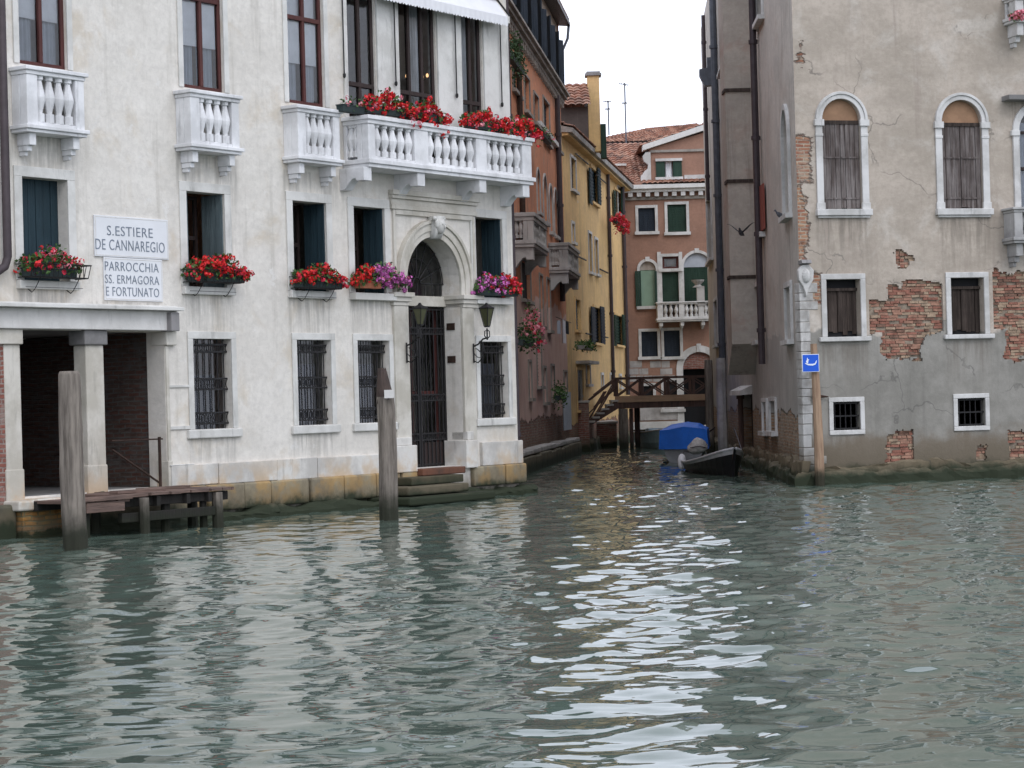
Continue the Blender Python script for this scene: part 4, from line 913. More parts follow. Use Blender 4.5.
for (a,b,c_,e),bs in PB_:
    brk=[MB() for _ in BM]; back=MB(); g=.032; nx=max(2,int((b-a)/g)); nz_=max(2,int((e-c_)/g)); ds,dz=(b-a)/nx,(e-c_)/nz_
    L=[[lost(a+(i+.5)*ds,c_+(j+.5)*dz,bs) and 0<i<nx-1 and 0<j<nz_-1 or (lost(a+(i+.5)*ds,c_+(j+.5)*dz,bs) and 0<j<nz_-1) for j in range(nz_)] for i in range(nx)]
    for i in range(nx):
        for j in range(nz_):
            s0,s1,z0,z1=a+i*ds,a+(i+1)*ds,c_+j*dz,c_+(j+1)*dz
            if not L[i][j]: wm.add([p.W(s0,z0),p.W(s1,z0),p.W(s1,z1),p.W(s0,z1)],[(0,1,2,3)]); continue
            for di,dj,q in ((-1,0,((s0,z0),(s0,z1))),(1,0,((s1,z0),(s1,z1))),(0,-1,((s0,z0),(s1,z0))),(0,1,((s0,z1),(s1,z1)))):
                u,v=i+di,j+dj
                if not(0<=u<nx and 0<=v<nz_) or not L[u][v]:
                    wm.add([p.W(*q[0],0),p.W(*q[1],0),p.W(*q[1],-TH-.05),p.W(*q[0],-TH-.05)],[(0,1,2,3)])
    back.add([p.W(a,c_,-TH-.03),p.W(b,c_,-TH-.03),p.W(b,e,-TH-.03),p.W(a,e,-TH-.03)],[(0,1,2,3)])
    z=c_; row=0
    while z<e:
        h=rnd.uniform(.046,.058); s=a-(.13 if row%2 else 0)-rnd.uniform(0,.05); lay=mnoise.noise(Vector((0,z*2.1,9)))*.012
        while s<b:
            w=rnd.choice((.22,.22,.24,.11)); w*=rnd.uniform(.9,1.05); s_0,s_1=max(s,a),min(s+w-.014,b)
            if s_1-s_0>.03 and lost((s_0+s_1)/2,z+.035,[(q[0]-.15,q[1]+.15,q[2]-.15,q[3]+.15) for q in bs]) and rnd.random()>.05:
                zone_=mnoise.noise(Vector((s*.9,z*1.4,2)))
                m_=rnd.choices((0,1,2,3),(3,3,2.2+5*max(zone_,0),.8+3*max(-zone_,0)))[0]
                dd=-TH+rnd.uniform(-.022,.02)+lay+(-.03 if rnd.random()<.08 else 0); t1,t2=rnd.uniform(-.006,.006),rnd.uniform(-.006,.006)
                P=[p.W(s_0,z+t1,dd),p.W(s_1,z+t2,dd+t1),p.W(s_1,z+h+t2,dd+t2-.004),p.W(s_0,z+h+t1,dd-.004)]; Q=[v-p.n*.08 for v in P]
                brk[m_].add(P+Q,[(0,1,2,3),(0,4,5,1),(1,5,6,2),(2,6,7,3),(3,7,4,0)])
            s+=w
        z+=.062; row+=1
    bed=back.build('mortar_bed',M['mortar'],gh,pl=p)
    for m_,k in zip(BM,brk): k.build('exposed_brick',m_,bed,pl=p)
wm.build('wall',M['greywall'],gh,pl=p)
mb=MB(); 
fa,fb=p.W(0,0,0),p.W(sR,0,0); ba=Vector((7.62,84.5,0)); bb=fb+Vector((0,36,0)); up=Vector((0,0,topz))
mb.add([fb+Vector((0,0,-.5)),bb+Vector((0,0,-.5)),ba+Vector((0,0,-.5)),fb+up,bb+up,ba+up,fa+up,Vector((6.67,66,topz))],[(0,1,4,3),(1,2,5,4),(3,4,5,7,6)])
mb.build('back_wall',M['greyside'],gh,pl=PA)
mb=MB(); mb.box(p,-.5,sR+.3,topz,topz+.25,-.1,.5); mb.build('cornice',M['whitetrim'],gh,pl=p)
mb=MB(); tiles(mb,p.W(-.6,topz+.27,.6),p.W(sR,topz+.27,.6),p.W(sR-3,topz+2.4,-6),p.W(2.5,topz+2.4,-6)); mb.build('roof',M['tile'],gh)
for i,(a,b,c_,e,_,_) in enumerate(AR):
    sc_=(a+b)/2; r=(b-a)/2; zc=e-r; w=.155
    mb=MB(); ring(mb,p,sc_,zc,r,r+w*.6,0,.05); ring(mb,p,sc_,zc,r+w*.62,r+w,0,.08)
    for sg in (-1,1): x=sc_+sg*(r+w/2); mb.box(p,x-w/2,x+w/2,c_,zc-.14,0,.045); mb.box(p,x-w/2-.03,x+w/2+.03,zc-.14,zc-.002,0,.085); mb.box(p,x-w/2-.01,x+w/2+.01,zc-.36,zc-.30,0,.06); mb.box(p,x-w/2-.02,x+w/2+.02,c_,c_+.14,0,.06)
    f=mb.build('window',M['whitetrim'],gh,pl=p,bevel=.006)
    mb=MB(); mb.box(p,a-w-.04,b+w+.04,c_-.14,c_-.002,-.1,.12); mb.box(p,a-w,b+w,c_-.19,c_-.14,0,.07); mb.build('sill',M['whitetrim'],f,pl=p,bevel=.012)
    zm=zc-.02
    mb=MB(); mb.prism(p,[(a+.004,zm)]+arc(sc_,zc,r-.004)+[(b-.004,zm)],-.17,-.10); mb.build('lunette',M['lunette'],f,pl=p)
    mb=MB(); mb.box(p,a+.0,b-.0,zm-.07,zm+.01,-.15,-.05); mb.build('lintel_board',M['boardbrown'],f,pl=p)
    for k in range(2):
        x0,x1=(a,sc_) if k==0 else (sc_,b); mb=MB(); planks(mb,p,x0+.004,x1-.004,c_+.01,zm-.06,-.07,.035,4,i*7+k,.010,.03)
        for z in (c_+.22,c_+1.1): mb.box(p,x0+.03,x1-.02,z,z+.035,-.07,-.05)
        mb.build('shutter',M['shutbrown'],f,pl=p)
for i,(a,b,c_,e) in enumerate(RE):
    mb=MB(); surround(mb,p,a,b,c_,e,.12,0,.04,sill=0); f=mb.build('window',M['whitetrim'],gh,pl=p,bevel=.01)
    mb=MB(); mb.box(p,a-.2,b+.2,c_-.10,c_-.002,-.1,.10); mb.build('sill',M['whitetrim'],f,pl=p,bevel=.015)
    mb=MB(); planks(mb,p,a+.0,b-.0,c_+.03,e-.22,-.20,.03,7,i+20,.02,.10); mb.box(p,a,b,e-.24,e-.18,-.2,-.14); mb.build('board_panel',M['boardbrown'],f,pl=p)
    mb=MB(); mb.box(p,a,b,c_,e,-.30,-.245); mb.build('inner_panel',M['dark'],f,pl=p)
for i,(a,b,c_,e) in enumerate(LO):
    mb=MB(); surround(mb,p,a,b,c_,e,.10,0,.04); f=mb.build('window',M['whitetrim'],gh,pl=p,bevel=.012)
    mb=MB(); grille(mb,p,a,b,c_,e,-.06,5,[c_+.03,(c_+e)/2,e-.03],.013,False); mb.build('grille',M['iron'],f)
# window with little balcony at the right edge, and the balcony above it
a,b,c_,e=BALW[:4]; sc_=(a+b)/2; r=(b-a)/2
mb=MB(); ring(mb,p,sc_,e-r,r,r+.15,0,.06,c_+.0); mb.box(p,a-.2,a+.0,e-r-.12,e-r,0,.09); f=mb.build('window',M['whitetrim'],gh,pl=p,bevel=.008)
mb=MB(); casement(mb,p,a,b,c_,e-r,-.1,.06,1,(c_+1.4,)); mb.build('frame',M['windark'],f,pl=p); pane(p,a,b,c_,e,-.14).build('pane',M['glass'],f)
curtain(p,a+.06,b-.06,c_,e-.3,-.22,5).build('curtain',M['curtaingrey'],f,smooth=True)
mb=MB(); z=p.Z(1015,97.5,.3); mb.box(p,p.S(1008,97,.3),b+.4,z-.05,z+.06,0,.35); mb.build('window_hood',M['darkstone'],gh,pl=p,bevel=.01)
M['greytrim']=stone('grey_balcony_stone',(.42,.41,.40),(.27,.265,.26),algae=0)
s0=p.S(1015,235,.5)
balcony(p,gh,s0,s0+2.2,p.Z(1020,207,.5),p.Z(1020,243,.5),.5,[(s0+.2,s0+1.0,4),(s0+1.2,s0+2.0,4)],br=(s0+.14,s0+2.0),m='greytrim',brh=.5)
s0=p.S(1016,30,.5); bo=balcony(p,gh,s0,s0+2.2,p.Z(1020,-5,.5),p.Z(1020,22,.5),.5,[(s0+.2,s0+1.0,4),(s0+1.2,s0+2.0,4)],side=1,br=(s0+.14,s0+2.0),m='whitetrim',brh=.5)
mb=MB(); a,b,c_,e=TOPW; casement(mb,p,a,b,c_,e,-.08,.06,1); f=mb.build('window',M['windark'],gh,pl=p); pane(p,a,b,c_,e,-.1).build('pane',M['glass'],f)
flowers('flower_pot',p,1010,1022,9,19,.62,[('pink',1,0,1)],'pink flowering pot on the top right balcony corner',31,None,'terra',n=40,nb=14,ph=.1,dw=.12,cat='flower pot')
# corner quoins, carved shield, iron hook
mb=MB(); z=p.Z(802,474); i=0; rnd=random.Random(8); ztop=p.Z(803,292); zwide=p.Z(806,322)
while z<ztop:
    h=rnd.uniform(.17,.27); w=(.40 if i%2 else rnd.uniform(.22,.3)) if z>zwide else rnd.uniform(.15,.24)
    if z<.75: w=.5 if i%2 else .3
    mb.box(p,-.02,w,z+.006,z+h-.006,-.25,.02); z+=h; i+=1
mb.build('quoin',M['quoin'],gh,pl=p,bevel=.012)
mb=MB(); zt_,zb_=p.Z(804,265),p.Z(804,293); h=zt_-zb_; sx=p.S(804,280)
mb.prism(p,[(sx,zb_-.1),(sx+.07,zb_+.12),(sx+.17,zb_+h*.45),(sx+.19,zt_-.12),(sx+.08,zt_),(sx-.08,zt_),(sx-.17,zt_-.12),(sx-.16,zb_+h*.45),(sx-.06,zb_+.12)],0,.12); blob(mb,p.W(sx,zb_+h*.6,.13),.09,.09,.15)
mb.build('carved_shield',M['quoin'],gh,pl=p,bevel=.02)
mb=MB(); mb.side(p,[(0,zt_),(.22,zt_+.03),(.18,zt_+.10),(0,zt_+.09)],sx-.12,sx+.1); mb.build('shield_cap',M['darkstone'],gh,pl=p)
mb=MB(); z=p.Z(818,397); mb.tube([p.W(p.S(812,397),z+.02,.05),p.W(p.S(819,397),z+.015,.06),p.W(p.S(827,397),z,.07)],[.04,.035,.012],6); mb.build('iron_hook',M['ironrust'],gh)
# foundation ledge round the corner
def ledge(pl,par,s0,s1,z1,d,seed,L=1.3,mat='wetstone'):
    return rough(pl,s0,s1,z1,d,seed).build('foundation_ledge',M[mat],par,pl=pl)
M['brownledge']=stone('muddy_ledge',(.17,.14,.095),(.10,.085,.06),algae=.40)
ledge(p,gh,-.15,sR,.30,.22,11); ledge(p,gh,.35,sR,.38,.09,12,1.7,'brownledge')
LA=(Vector((6.19,46.9,0))-Vector((6.67,66,0))).length
# side wall on the small canal
p=PA; 
def sop(y0,y1,x0,x1,**k): return p.R(x0,y0,x1,y1)
zs0,zs1=p.Z(788,216),PR.Z(842,99)
SA=[(p.S(784.5,170),p.S(790.5,170),zs0,zs1,True,.12)]
SB=[(*p.R(787,287,792.5,340),False,.14),(*p.R(755,287,760,341),False,.14),(*p.R(757,-30,763,22),False,.12),(*p.R(771,401,777,431),False,.12),(*p.R(764,402,768,431),False,.12)]
DR=(*p.R(742,394,753,452)[:2],.25,p.Z(748,394),False,.3)
wall(p,-LA,0,-.5,topz,SA+SB+[DR]).build('side_wall',M['greyside'],gh,pl=p)
for k,o_ in enumerate(SA+SB):
    a,b,c_,e,arh=o_[:5]; mb=MB(); w=.13 if k<4 else .1
    if arh: ring(mb,p,(a+b)/2,e-(b-a)/2,(b-a)/2,(b-a)/2+w,0,.07,c_)
    else: surround(mb,p,a,b,c_,e,w,0,.06,sill=0)
    f=mb.build('window',M['whitetrim'],gh,pl=p,bevel=.006)
    mb=MB(); mb.box(p,a-w-.05,b+w+.05,c_-.11,c_-.002,-.1,.16); mb.build('sill',M['whitetrim'],f,pl=p)
    mb=MB(); mb.box(p,a-.01,b+.01,c_,e,-.18,-.13); mb.build('shutter',M['boardbrown'],f,pl=p)
mb=MB(); mb.box(p,DR[0],DR[1],.25,DR[3],-.36,-.28); f=mb.build('water_door',M['boardbrown'],gh,pl=p)
mb=MB(); mb.side(p,[(0,DR[3]),(.34,DR[3]-.03),(.32,DR[3]+.1),(0,DR[3]+.24)],DR[0]-.05,DR[1]+.1); mb.build('door_canopy',M['whitetrim'],gh,pl=p)
r_=p.R(758.5,186,765,232,.04); mb=MB(); planks(mb,p,r_[0],r_[1],r_[2],r_[3],.09,.05,4,3,.006); mb.build('open_shutter',M['terrared'],gh,pl=p)
mb=MB(); mb.box(p,p.S(760,235),p.S(765,235)+.1,r_[2]-.15,r_[2]-.02,0,.14); mb.build('window_ledge',M['whitetrim'],gh,pl=p)
def pipe(pl,x,yt,yb,d,r,m,par,zt=None,kick=None):
    s=pl.S(x,200,d); z0=pl.Z(x,yb,d); z1=zt if zt else pl.Z(x,yt,d); mb=MB(); pts=[pl.W(s,z1,d),pl.W(s,z0+.2,d),pl.W(s+(kick or 0),z0,d)]
    mb.tube(pts,r,8)
    z=z0+.8
    while z<z1: mb.tube([pl.W(s,z,d),pl.W(s,z+.1,d)],r*1.35,8); z+=2.4
    return mb.build('drainpipe',M[m],par,smooth=False)
pipe(PA,757.5,-10,365,.14,.085,'brownpipe',gh,zt=topz)
ledge(PA,gh,-LA,.34,.28,.22,13); ledge(PA,gh,-LA,.12,.50,.10,14,1.6,'brownledge')
# chimney breast
pb=Plane((5.79,57.6),a=0); mb=MB(); zbr=pb.Z(738,344); bx1=6.42-5.73+.05
mb.side(pb,[(0,zbr),(0,topz+1),(-1.25,topz+1),(-1.25,zbr-.8)],0,bx1); br=mb.build('chimney_breast',M['breast'],gh,pl=pb)
for y in (89,180,276):
    z=pb.Z(735,y+1); mb=MB(); mb.box(pb,-.03,bx1,z-.05,z+.04,-.6,.05); mb.build('string_course',M['boardbrown'],br,pl=pb)
# wall further up the canal
p=PC; LC=(Vector((6.67,66,0))-Vector((7.62,84.5,0))).length
CW=[(*p.R(708,195,712.5,262),False,.12),(*p.R(721,35,724,72),False,.1),(*p.R(715.5,300,719,345),False,.1)]
q=[(max(o_[0],-LC+.1),min(o_[1],-.05),*o_[2:]) for o_ in CW]
wall(p,-LC,0,-.5,topz,q).build('side_wall',M['greyside'],gh,pl=p)
for a,b,c_,e,_,_ in q:
    mb=MB(); surround(mb,p,a,b,c_,e,.12,0,.06,sill=0); f=mb.build('window',M['whitetrim'],gh,pl=p); mb=MB(); mb.box(p,a-.2,b+.2,c_-.1,c_-.002,-.1,.15); mb.build('sill',M['whitetrim'],f,pl=p)
    mb=MB(); mb.box(p,a,b,c_,e,-.16,-.11); mb.build('shutter',M['shutblue'],f,pl=p)
pipe(PC,718,-10,372,.12,.11,'zinc',gh,zt=topz,kick=.1)
pipe(PC,708.2,-10,200,.12,.07,'brownpipe',gh)
mb=MB(); s=p.S(703,90,.3); z=p.Z(700,98,.3); mb.side(p,[(0,z),(.25,z-.02),(.42,z+.35),(.42,z+.55),(.15,z+.6),(.15,z+.95),(0,z+.95)],s-.1,s+.35); mb.build('gutter_box',M['zinc'],gh,pl=p)
ledge(PC,gh,-LC,0,.35,.15,15)
mb=MB(); mb.add([(7.62,84.5,-.5),(12,84.5,-.5),(12,84.5,topz),(7.62,84.5,topz)],[(3,2,1,0)]); mb.build('end_wall',M['greyside'],gh)
# ------------------------------------------------------------------ sign post at the corner
r=ray(808,482); t_=-CAMH/r.z; c=Vector((0,0,CAMH))+r*t_; c=Vector((c.x,min(c.y,46.6),0))
zt_=CAMH+ray(806,344).z*c.y/ray(806,344).y
sp=thing('wooden_post','reddish brown wooden post standing in water at the grey house corner','post',tuple(c))
M['redpost']=wood('reddish_post',(.40,.28,.19),(.24,.15,.10),1,algae=.3)
mb=MB(); mb.tube([c+Vector((0,0,-1)),c+Vector((0,0,1)),c+Vector((-.02,0,2)),c+Vector((-.05,0,zt_))],[.115,.10,.09,.07],9); mb.build('shaft',M['redpost'],sp)
q=Plane((c.x,c.y-.14),a=R_(4)); a,b,z0,z1=q.R(802,354.2,819,372)
sg=thing('blue_sign','square blue sign with white gondola pictogram on the wooden post','sign',tuple(q.W((a+b)/2,z0,0)))
M['signblue']=simple('blue_enamel',(.01,.10,.62),.35,.05,3); M['signwhite']=simple('white_enamel',(.75,.8,.85),.4,.03,3)
mb=MB(); mb.box(q,a,b,z0,z1,0,.02); mb.build('plate',M['signwhite'],sg,bevel=.003)
mb=MB(); mb.box(q,a+.012,b-.012,z0+.012,z1-.012,.0205,.024); mb.build('blue_field',M['signblue'],sg)
w,h=b-a,z1-z0; mb=MB(); X=lambda u,v:(a+w*u,z0+h*v)
mb.prism(q,[X(.14,.52),X(.2,.45),X(.34,.38),X(.6,.36),X(.76,.40),X(.84,.52),X(.86,.66),X(.80,.60),X(.74,.48),X(.6,.45),X(.36,.46),X(.24,.50)],.0245,.029)
mb.prism(q,[X(.27,.50),X(.34,.49),X(.37,.66),X(.42,.70),X(.33,.72),X(.33,.80),X(.29,.80),X(.28,.70),X(.22,.58)],.0245,.029)
mb.build('gondola_pictogram',M['signwhite'],sg)
# ================================================================== orange house
M['orange']=plaster('orange_plaster',(.66,.29,.165),(.52,.23,.14),stain=(.40,.30,.23),stain_amt=.55,algae=.5,streak=(.16,.12,.10),streak_amt=.6,low=1.4,zone=(5.0,(.54,.35,.30),(.62,.45,.39)),brickc=((.25,.11,.08),(.30,.18,.13),(.28,.24,.21)))
M['beige']=plaster('beige_plaster',(.40,.33,.27),(.34,.28,.23),algae=0,streak_amt=.3)
M['yellow']=plaster('yellow_plaster',(.76,.52,.245),(.66,.45,.225),stain=(.42,.30,.18),stain_amt=.4,algae=.5,streak=(.25,.18,.10),streak_amt=.4,low=1.1,brickc=((.32,.12,.07),(.38,.2,.13),(.3,.26,.22)))
M['brown']=plaster('brown_pink_plaster',(.345,.20,.145),(.29,.17,.125),stain=(.40,.25,.19),stain_amt=.35,algae=.6,streak=(.18,.11,.09),streak_amt=.3)
M['darkbrown']=plaster('dark_brown_plaster',(.10,.085,.08),(.08,.07,.065),algae=0)
M['green']=wood('green_shutter',(.02,.045,.032),(.03,.06,.042),1,rough=.6)
M['palegreen']=simple('pale_green_blind',(.22,.32,.24),.7,.05,3)
M['navy']=wood('navy_shutter',(.018,.026,.038),(.03,.04,.055),1,rough=.6)
M['reddoor']=wood('dark_red_door',(.14,.03,.03),(.10,.03,.03),1)
M['greybalc']=stone('grey_weathered_stone',(.44,.42,.40),(.28,.265,.25),algae=0)
M['corn']=stone('cornice_stone',(.33,.30,.265),(.20,.18,.16),algae=0)
oh=thing('orange_house','tall orange plaster house with two grey stone balconies beside white palace','building',(1.95,77,0)); p=PO
so0,so1=p.S(470,300),0.2
zc_=(p.Z(571.5,107,.3)+p.Z(540,57,.3))/2; zt3=p.Z(567,24,.3)
def slit(x0,x1,yt,yb): # window given at its own pixel place on the canal wall
    a,b,c_,e=p.R(x0,yt,x1,yb); return (a,b,c_,e)
OW=[('leafdk',512.5,520,90-52,128-34,'green'),]
wins=[]  # (x0,x1,ytop,ybot,shutter mat ('dark': shaded opening), surround mat, arch)
wins=[(512,519,60,92,'green','corn',0),(524,529,78,112,'windark','corn',0),(533.5,538,96,124,'navy','corn',0),(543,549,102,142,'shutblue','corn',0),(556,560,124,150,'shutblue','corn',0),
(536.5,539.5,170,212,'windark','greybalc',1),(543,546.5,176,222,'windark','greybalc',1),(549,552,186,232,'windark','greybalc',1),(553.8,557,190,236,'windark','greybalc',1),
(566,569,205,238,'windark','corn',0),(539.5,542.5,276,326,'windark','corn',0),(546.8,550,280,330,'windark','corn',0),(560,570,292,352,'dark','corn',0),
(521,530,262,300,'dark','corn',0),(536.5,541,338,386,'reddoor','corn',0),(543,546,368,402,'windark','corn',0),(551,554,366,400,'windark','corn',0),(528.5,531,362,398,'dark','corn',0),(572,574.5,360,400,'shutblue','corn',0),(564,567,372,425,'reddoor','corn',0)]
ops=[]; meta=[]
for x0,x1,yt,yb,sm,tm,arh in wins:
    a,b,c_,e=p.R(x0,yt,x1,yb); 
    if b-a<.3: b=a+.3
    if a<so0+.1 or b>so1-.1: continue
    ops.append((a,b,c_,e,bool(arh),.16)); meta.append((sm,tm))
wm=wall(p,so0,so1,-.5,zc_,ops); wm.build('wall',M['orange'],oh,pl=p)
def finish(par,pl,ops,meta,w=.07,dd=.04):
    for (a,b,c_,e,arh,_),(sm,tm) in zip(ops,meta):
        mb=MB()
        if arh: ring(mb,pl,(a+b)/2,e-(b-a)/2,(b-a)/2,(b-a)/2+w,0,dd,c_)
        else: surround(mb,pl,a,b,c_,e,w,0,dd,sill=0)
        f=mb.build('window',M[tm],par,pl=pl); mb=MB(); mb.box(pl,a-w*1.4,b+w*1.4,c_-.1,c_-.002,-.1,.12); mb.build('sill',M[tm],f,pl=pl)
        mb=MB(); mb.box(pl,a,b,c_,e,-.16,-.10) if not arh else arch_panel(pl,a,b,c_,e,-.1,mb)
        if sm!='dark' and not arh:
            z=c_+.06
            while z<e-.05: mb.box(pl,a+.03,b-.03,z,z+.03,-.1,-.085); z+=.11
        mb.build('shutter',M[sm],f,pl=pl)  # 'dark' panels are near-black sheets painted as shade in the opening, not shutters
finish(oh,p,ops,meta)
mb=MB(); hull(mb,p,so0,so1,-.5,zt3,9,ends=(1,1)); mb.build('back_wall',M['orange'],oh,pl=p)
# cornice on brackets, upper storey, eave
mb=MB(); mb.box(p,so0,so1+.1,zc_-.02,zc_+.10,-.05,.14); mb.box(p,so0,so1+.12,zc_+.101,zc_+.22,-.05,.24); mb.box(p,so0,so1+.15,zc_+.221,zc_+.31,-.05,.33)
co_=mb.build('cornice',M['corn'],oh,pl=p,bevel=.01)
mb=MB(); s=so0+.3
while s<so1: mb.box(p,s,s+.14,zc_-.2,zc_-.022,0,.13); s+=.5
mb.build('cornice_dentils',M['corn'],co_,pl=p)
uo=[]; um=[]
for k in range(8):
    s=so1-1.6-k*3.1
    if s-1.2<so0: break
    uo.append((s-1.1,s,zc_+.55,zc_+2.0,False,.15)); um.append(('dark','whitetrim'))
wm=wall(p,so0,so1,zc_+.4,zt3,uo,d=-.05); wm.build('upper_wall',M['beige'],oh,pl=p)
for (a,b,c_,e,_,_),(sm,tm) in zip(uo,um):
    mb=MB(); surround(mb,p,a,b,c_,e,.12,-.05,.02,sill=0); f=mb.build('window',M[tm],oh,pl=p)
    mb=MB(); mb.box(p,a-.2,b+.2,c_-.1,c_-.002,-.1,.14); mb.build('sill',M[tm],f,pl=p); mb=MB(); mb.box(p,a,b,c_,e,-.2,-.16); mb.build('pane',M['dark'],f,pl=p)  # this pane is an opaque sheet coloured as the unlit room behind
    for sgn,x in ((-1,a-.12),(1,b+.12)):   # leaves folded back, standing a little off the wall
        dirv=(p.u*sgn*math.cos(R_(35))+p.n*math.sin(R_(35))); base=p.W(x,0,.02); pp=Plane((base.x,base.y),a=math.atan2(dirv.y,dirv.x))
        mb=MB(); planks(mb,pp,0,.40,c_-.02,e+.02,.0,.04,2,3,.0); mb.build('shutter',M['navy'],f,pl=p)
mb=MB(); mb.side(p,[(-.3,zt3),(.3,zt3-.06),(.32,zt3+.04),(-.3,zt3+.22)],so0,so1+.2); mb.box(p,so0,so1+.22,zt3-.06,zt3+.06,.30,.40); mb.build('eave',M['windark'],oh,pl=p)
mb=MB(); tiles(mb,p.W(so0,zt3+.1,.35),p.W(so1+.2,zt3+.1,.35),p.W(so1-3,zt3+1.6,-4.5),p.W(so0,zt3+1.6,-4.5)); mb.build('roof',M['tile'],oh)
pp_=p.W(so1+.1,0,.35); mb=MB(); mb.tube([p.W(so1+.15,zt3-.05,.35),p.W(so1+.15,zt3-.5,.3),p.W(so1+.12,zt3-.9,.12),p.W(so1+.12,zc_+.4,.1)],.05,6); mb.build('drainpipe',M['zinc'],oh,smooth=True)
pipe(p,560,110,300,.12,.09,'brownpipe',oh,zt=zc_-.1); pipe(p,575.5,200,420,.1,.07,'whitetrim',oh); pipe(p,522.5,20,250,.1,.08,'ironrust',oh,zt=zc_-.1)
# sill band between the storeys
mb=MB(); a,b=p.S(540,124,.1),p.S(559,148,.1); z=p.Z(550,136,.1); mb.box(p,a,b,z-.06,z+.08,0,.14); mb.build('sill_band',M['whitetrim'],oh,pl=p)
# two grey balconies
def obalc(x0,x1,yt,yb,D,nb):
    a=p.S(x0,(yt+yb)/2,D); b=p.S(x1,(yt+yb)/2,D); zt_=p.Z((x0+x1)/2,yt,D); zb_=p.Z((x0+x1)/2,yb,D)
    L=b-a; t=.22; m_=(a+b)/2
    balcony(p,oh,a,b,zt_,zb_,D,[(a+t,m_-.1,nb),(m_+.1,b-t,nb)],side=2 if nb==5 else 3,br=(a+.2,b-.2),m='greybalc',scroll=True,brh=.55,brw=.3,rail=.22,ledge=.2,r=.085)
obalc(533.5,546.5,218,251,.62,5); obalc(568,578.5,247,276,.62,4)
# quay ledge of the side canal
def q_(x,y):
    r=ray(x,y); t_=-CAMH/r.z; return Vector((0,0,CAMH))+r*t_
mb=MB(); rnd=random.Random(3); s=so0
while s<so1-.2:
    e=min(so1,s+rnd.uniform(1.0,2.0)); mb.box(p,s+.01,e-.01,-.6,.44+rnd.uniform(-.03,.03),-.1,.42); s=e
mb.build('quay_ledge',M['wetstone'],oh,pl=p,bevel=.04)
mb=MB(); s=so0
while s<so1-.2:
    e=min(so1,s+rnd.uniform(1.0,2.2)); mb.box(p,s+.01,e-.01,.47,.60+rnd.uniform(-.02,.02),-.1,.36); s=e
mb.build('quay_coping',M['greybalc'],oh,pl=p,bevel=.03)
# plants and laundry on it
flowers('hanging_flowers',p,527,537,300,345,.5,[('pink',1,0,1),('crimson',.3,0,1)],'pink geraniums hanging on dark wall by the palace corner',41,None,n=420,nb=28,drop=.5,hb=.06,cat='flower pot')
flowers('hanging_plant',p,519,529,320,346,.55,[('pink',.2,0,1)],'dark trailing plant below the pink geraniums at palace corner',42,None,n=400,nb=16,drop=.3,leaf='leafdark',cat='plant')
flowers('ledge_plant',p,505.5,521,30,64,.35,[('red',.02,0,1)],'green climbing plant on the orange house under its dark cornice',43,None,n=900,nb=4,drop=.6,leaf='leafdark',cat='plant')
flowers('ledge_plant',p,541,549,128,140,.5,[('pink',.6,0,1)],'small pale flower pot on upper window ledge of orange house',44,None,n=120,nb=8,drop=.1,cat='flower pot')
flowers('ledge_plant',p,556.5,563,378,400,.35,[('red',.02,0,1)],'small green bush growing low on the orange house wall',45,None,n=380,nb=2,drop=.5,cat='plant')
t=thing('laundry','pale towels hanging from a line on the dark orange house doorway','laundry',tuple(p.W(p.S(562,320,.6),p.Z(562,345,.6),.6)))
for k,(x0,x1,yt,yb,mm) in enumerate(((558.5,560.5,321,334,'curtaingrey'),(562,565,320,343,'curtain'),(566,569,322,334,'navy'))):
    a,b,c_,e=p.R(x0,yt,x1,yb,.6); b=max(b,a+.25); curtain(p,a,b,c_,e,.6,2,.03,k).build('towel',M[mm],t)
mb=MB(); mb.tube([p.W(p.S(556,320,.6),p.Z(562,320,.6)+.02,.6),p.W(p.S(571,322,.6),p.Z(562,320,.6)+.02,.6)],.012,4); mb.build('line',M['iron'],t)
t=thing('laundry','long white sheet drying on the ledge below the orange house','laundry',tuple(p.W(p.S(567,410,.3),.6,.3)))
a,b,c_,e=p.R(564.5,392,570,430,.3); curtain(p,a,b,max(c_,.62),e,.3,3,.05,5).build('sheet',M['curtaingrey'],t)
# ================================================================== yellow house
yh=thing('yellow_house','yellow ochre house with dark shutters and a tall square chimney','building',(2.0,77.4,0)); p=PY
sy1=p.S(630,392); ze=(p.Z(569,141)+p.Z(624,185.5))/2
wins=[(570.5,575.5,159,190,'windark','whitetrim'),(571.5,574,224,242,'windark','whitetrim'),(588.5,591.5,234,272,'windark','whitetrim'),(594.8,597.6,240,274,'windark','whitetrim'),
(575,580,300,330,'shutgrey','yellow'),(617.5,621.5,180+8,214,'windark','whitetrim'),(601,603,375,385,'dark','whitetrim'),(610,612,375,386,'dark','whitetrim'),(619,621,376,387,'dark','whitetrim'),(577,583,370,410,'windark','yellow'),(586,590,365,384,'dark','greybalc')]
shut=[(588.5,599.5,169,204,'shutblue',590.5,597),(613,623,191,217,'green',614.5,621),(590.5,603.5,307,344,'navy',593.5,600),(613.5,624,315,346,'green',615,622)]
ops=[];meta=[]
for x0,x1,yt,yb,sm,tm in wins: ops.append((*p.R(x0,yt,x1,yb),False,.15)); meta.append((sm,tm))
for x0,x1,yt,yb,sm,xa,xb in shut: ops.append((*p.R(xa,yt+1,xb,yb-1),False,.15)); meta.append(('dark','yellow'))
wall(p,-.1,sy1,-.5,ze,ops).build('wall',M['yellow'],yh,pl=p)
finish(yh,p,ops,meta,.10,.04)
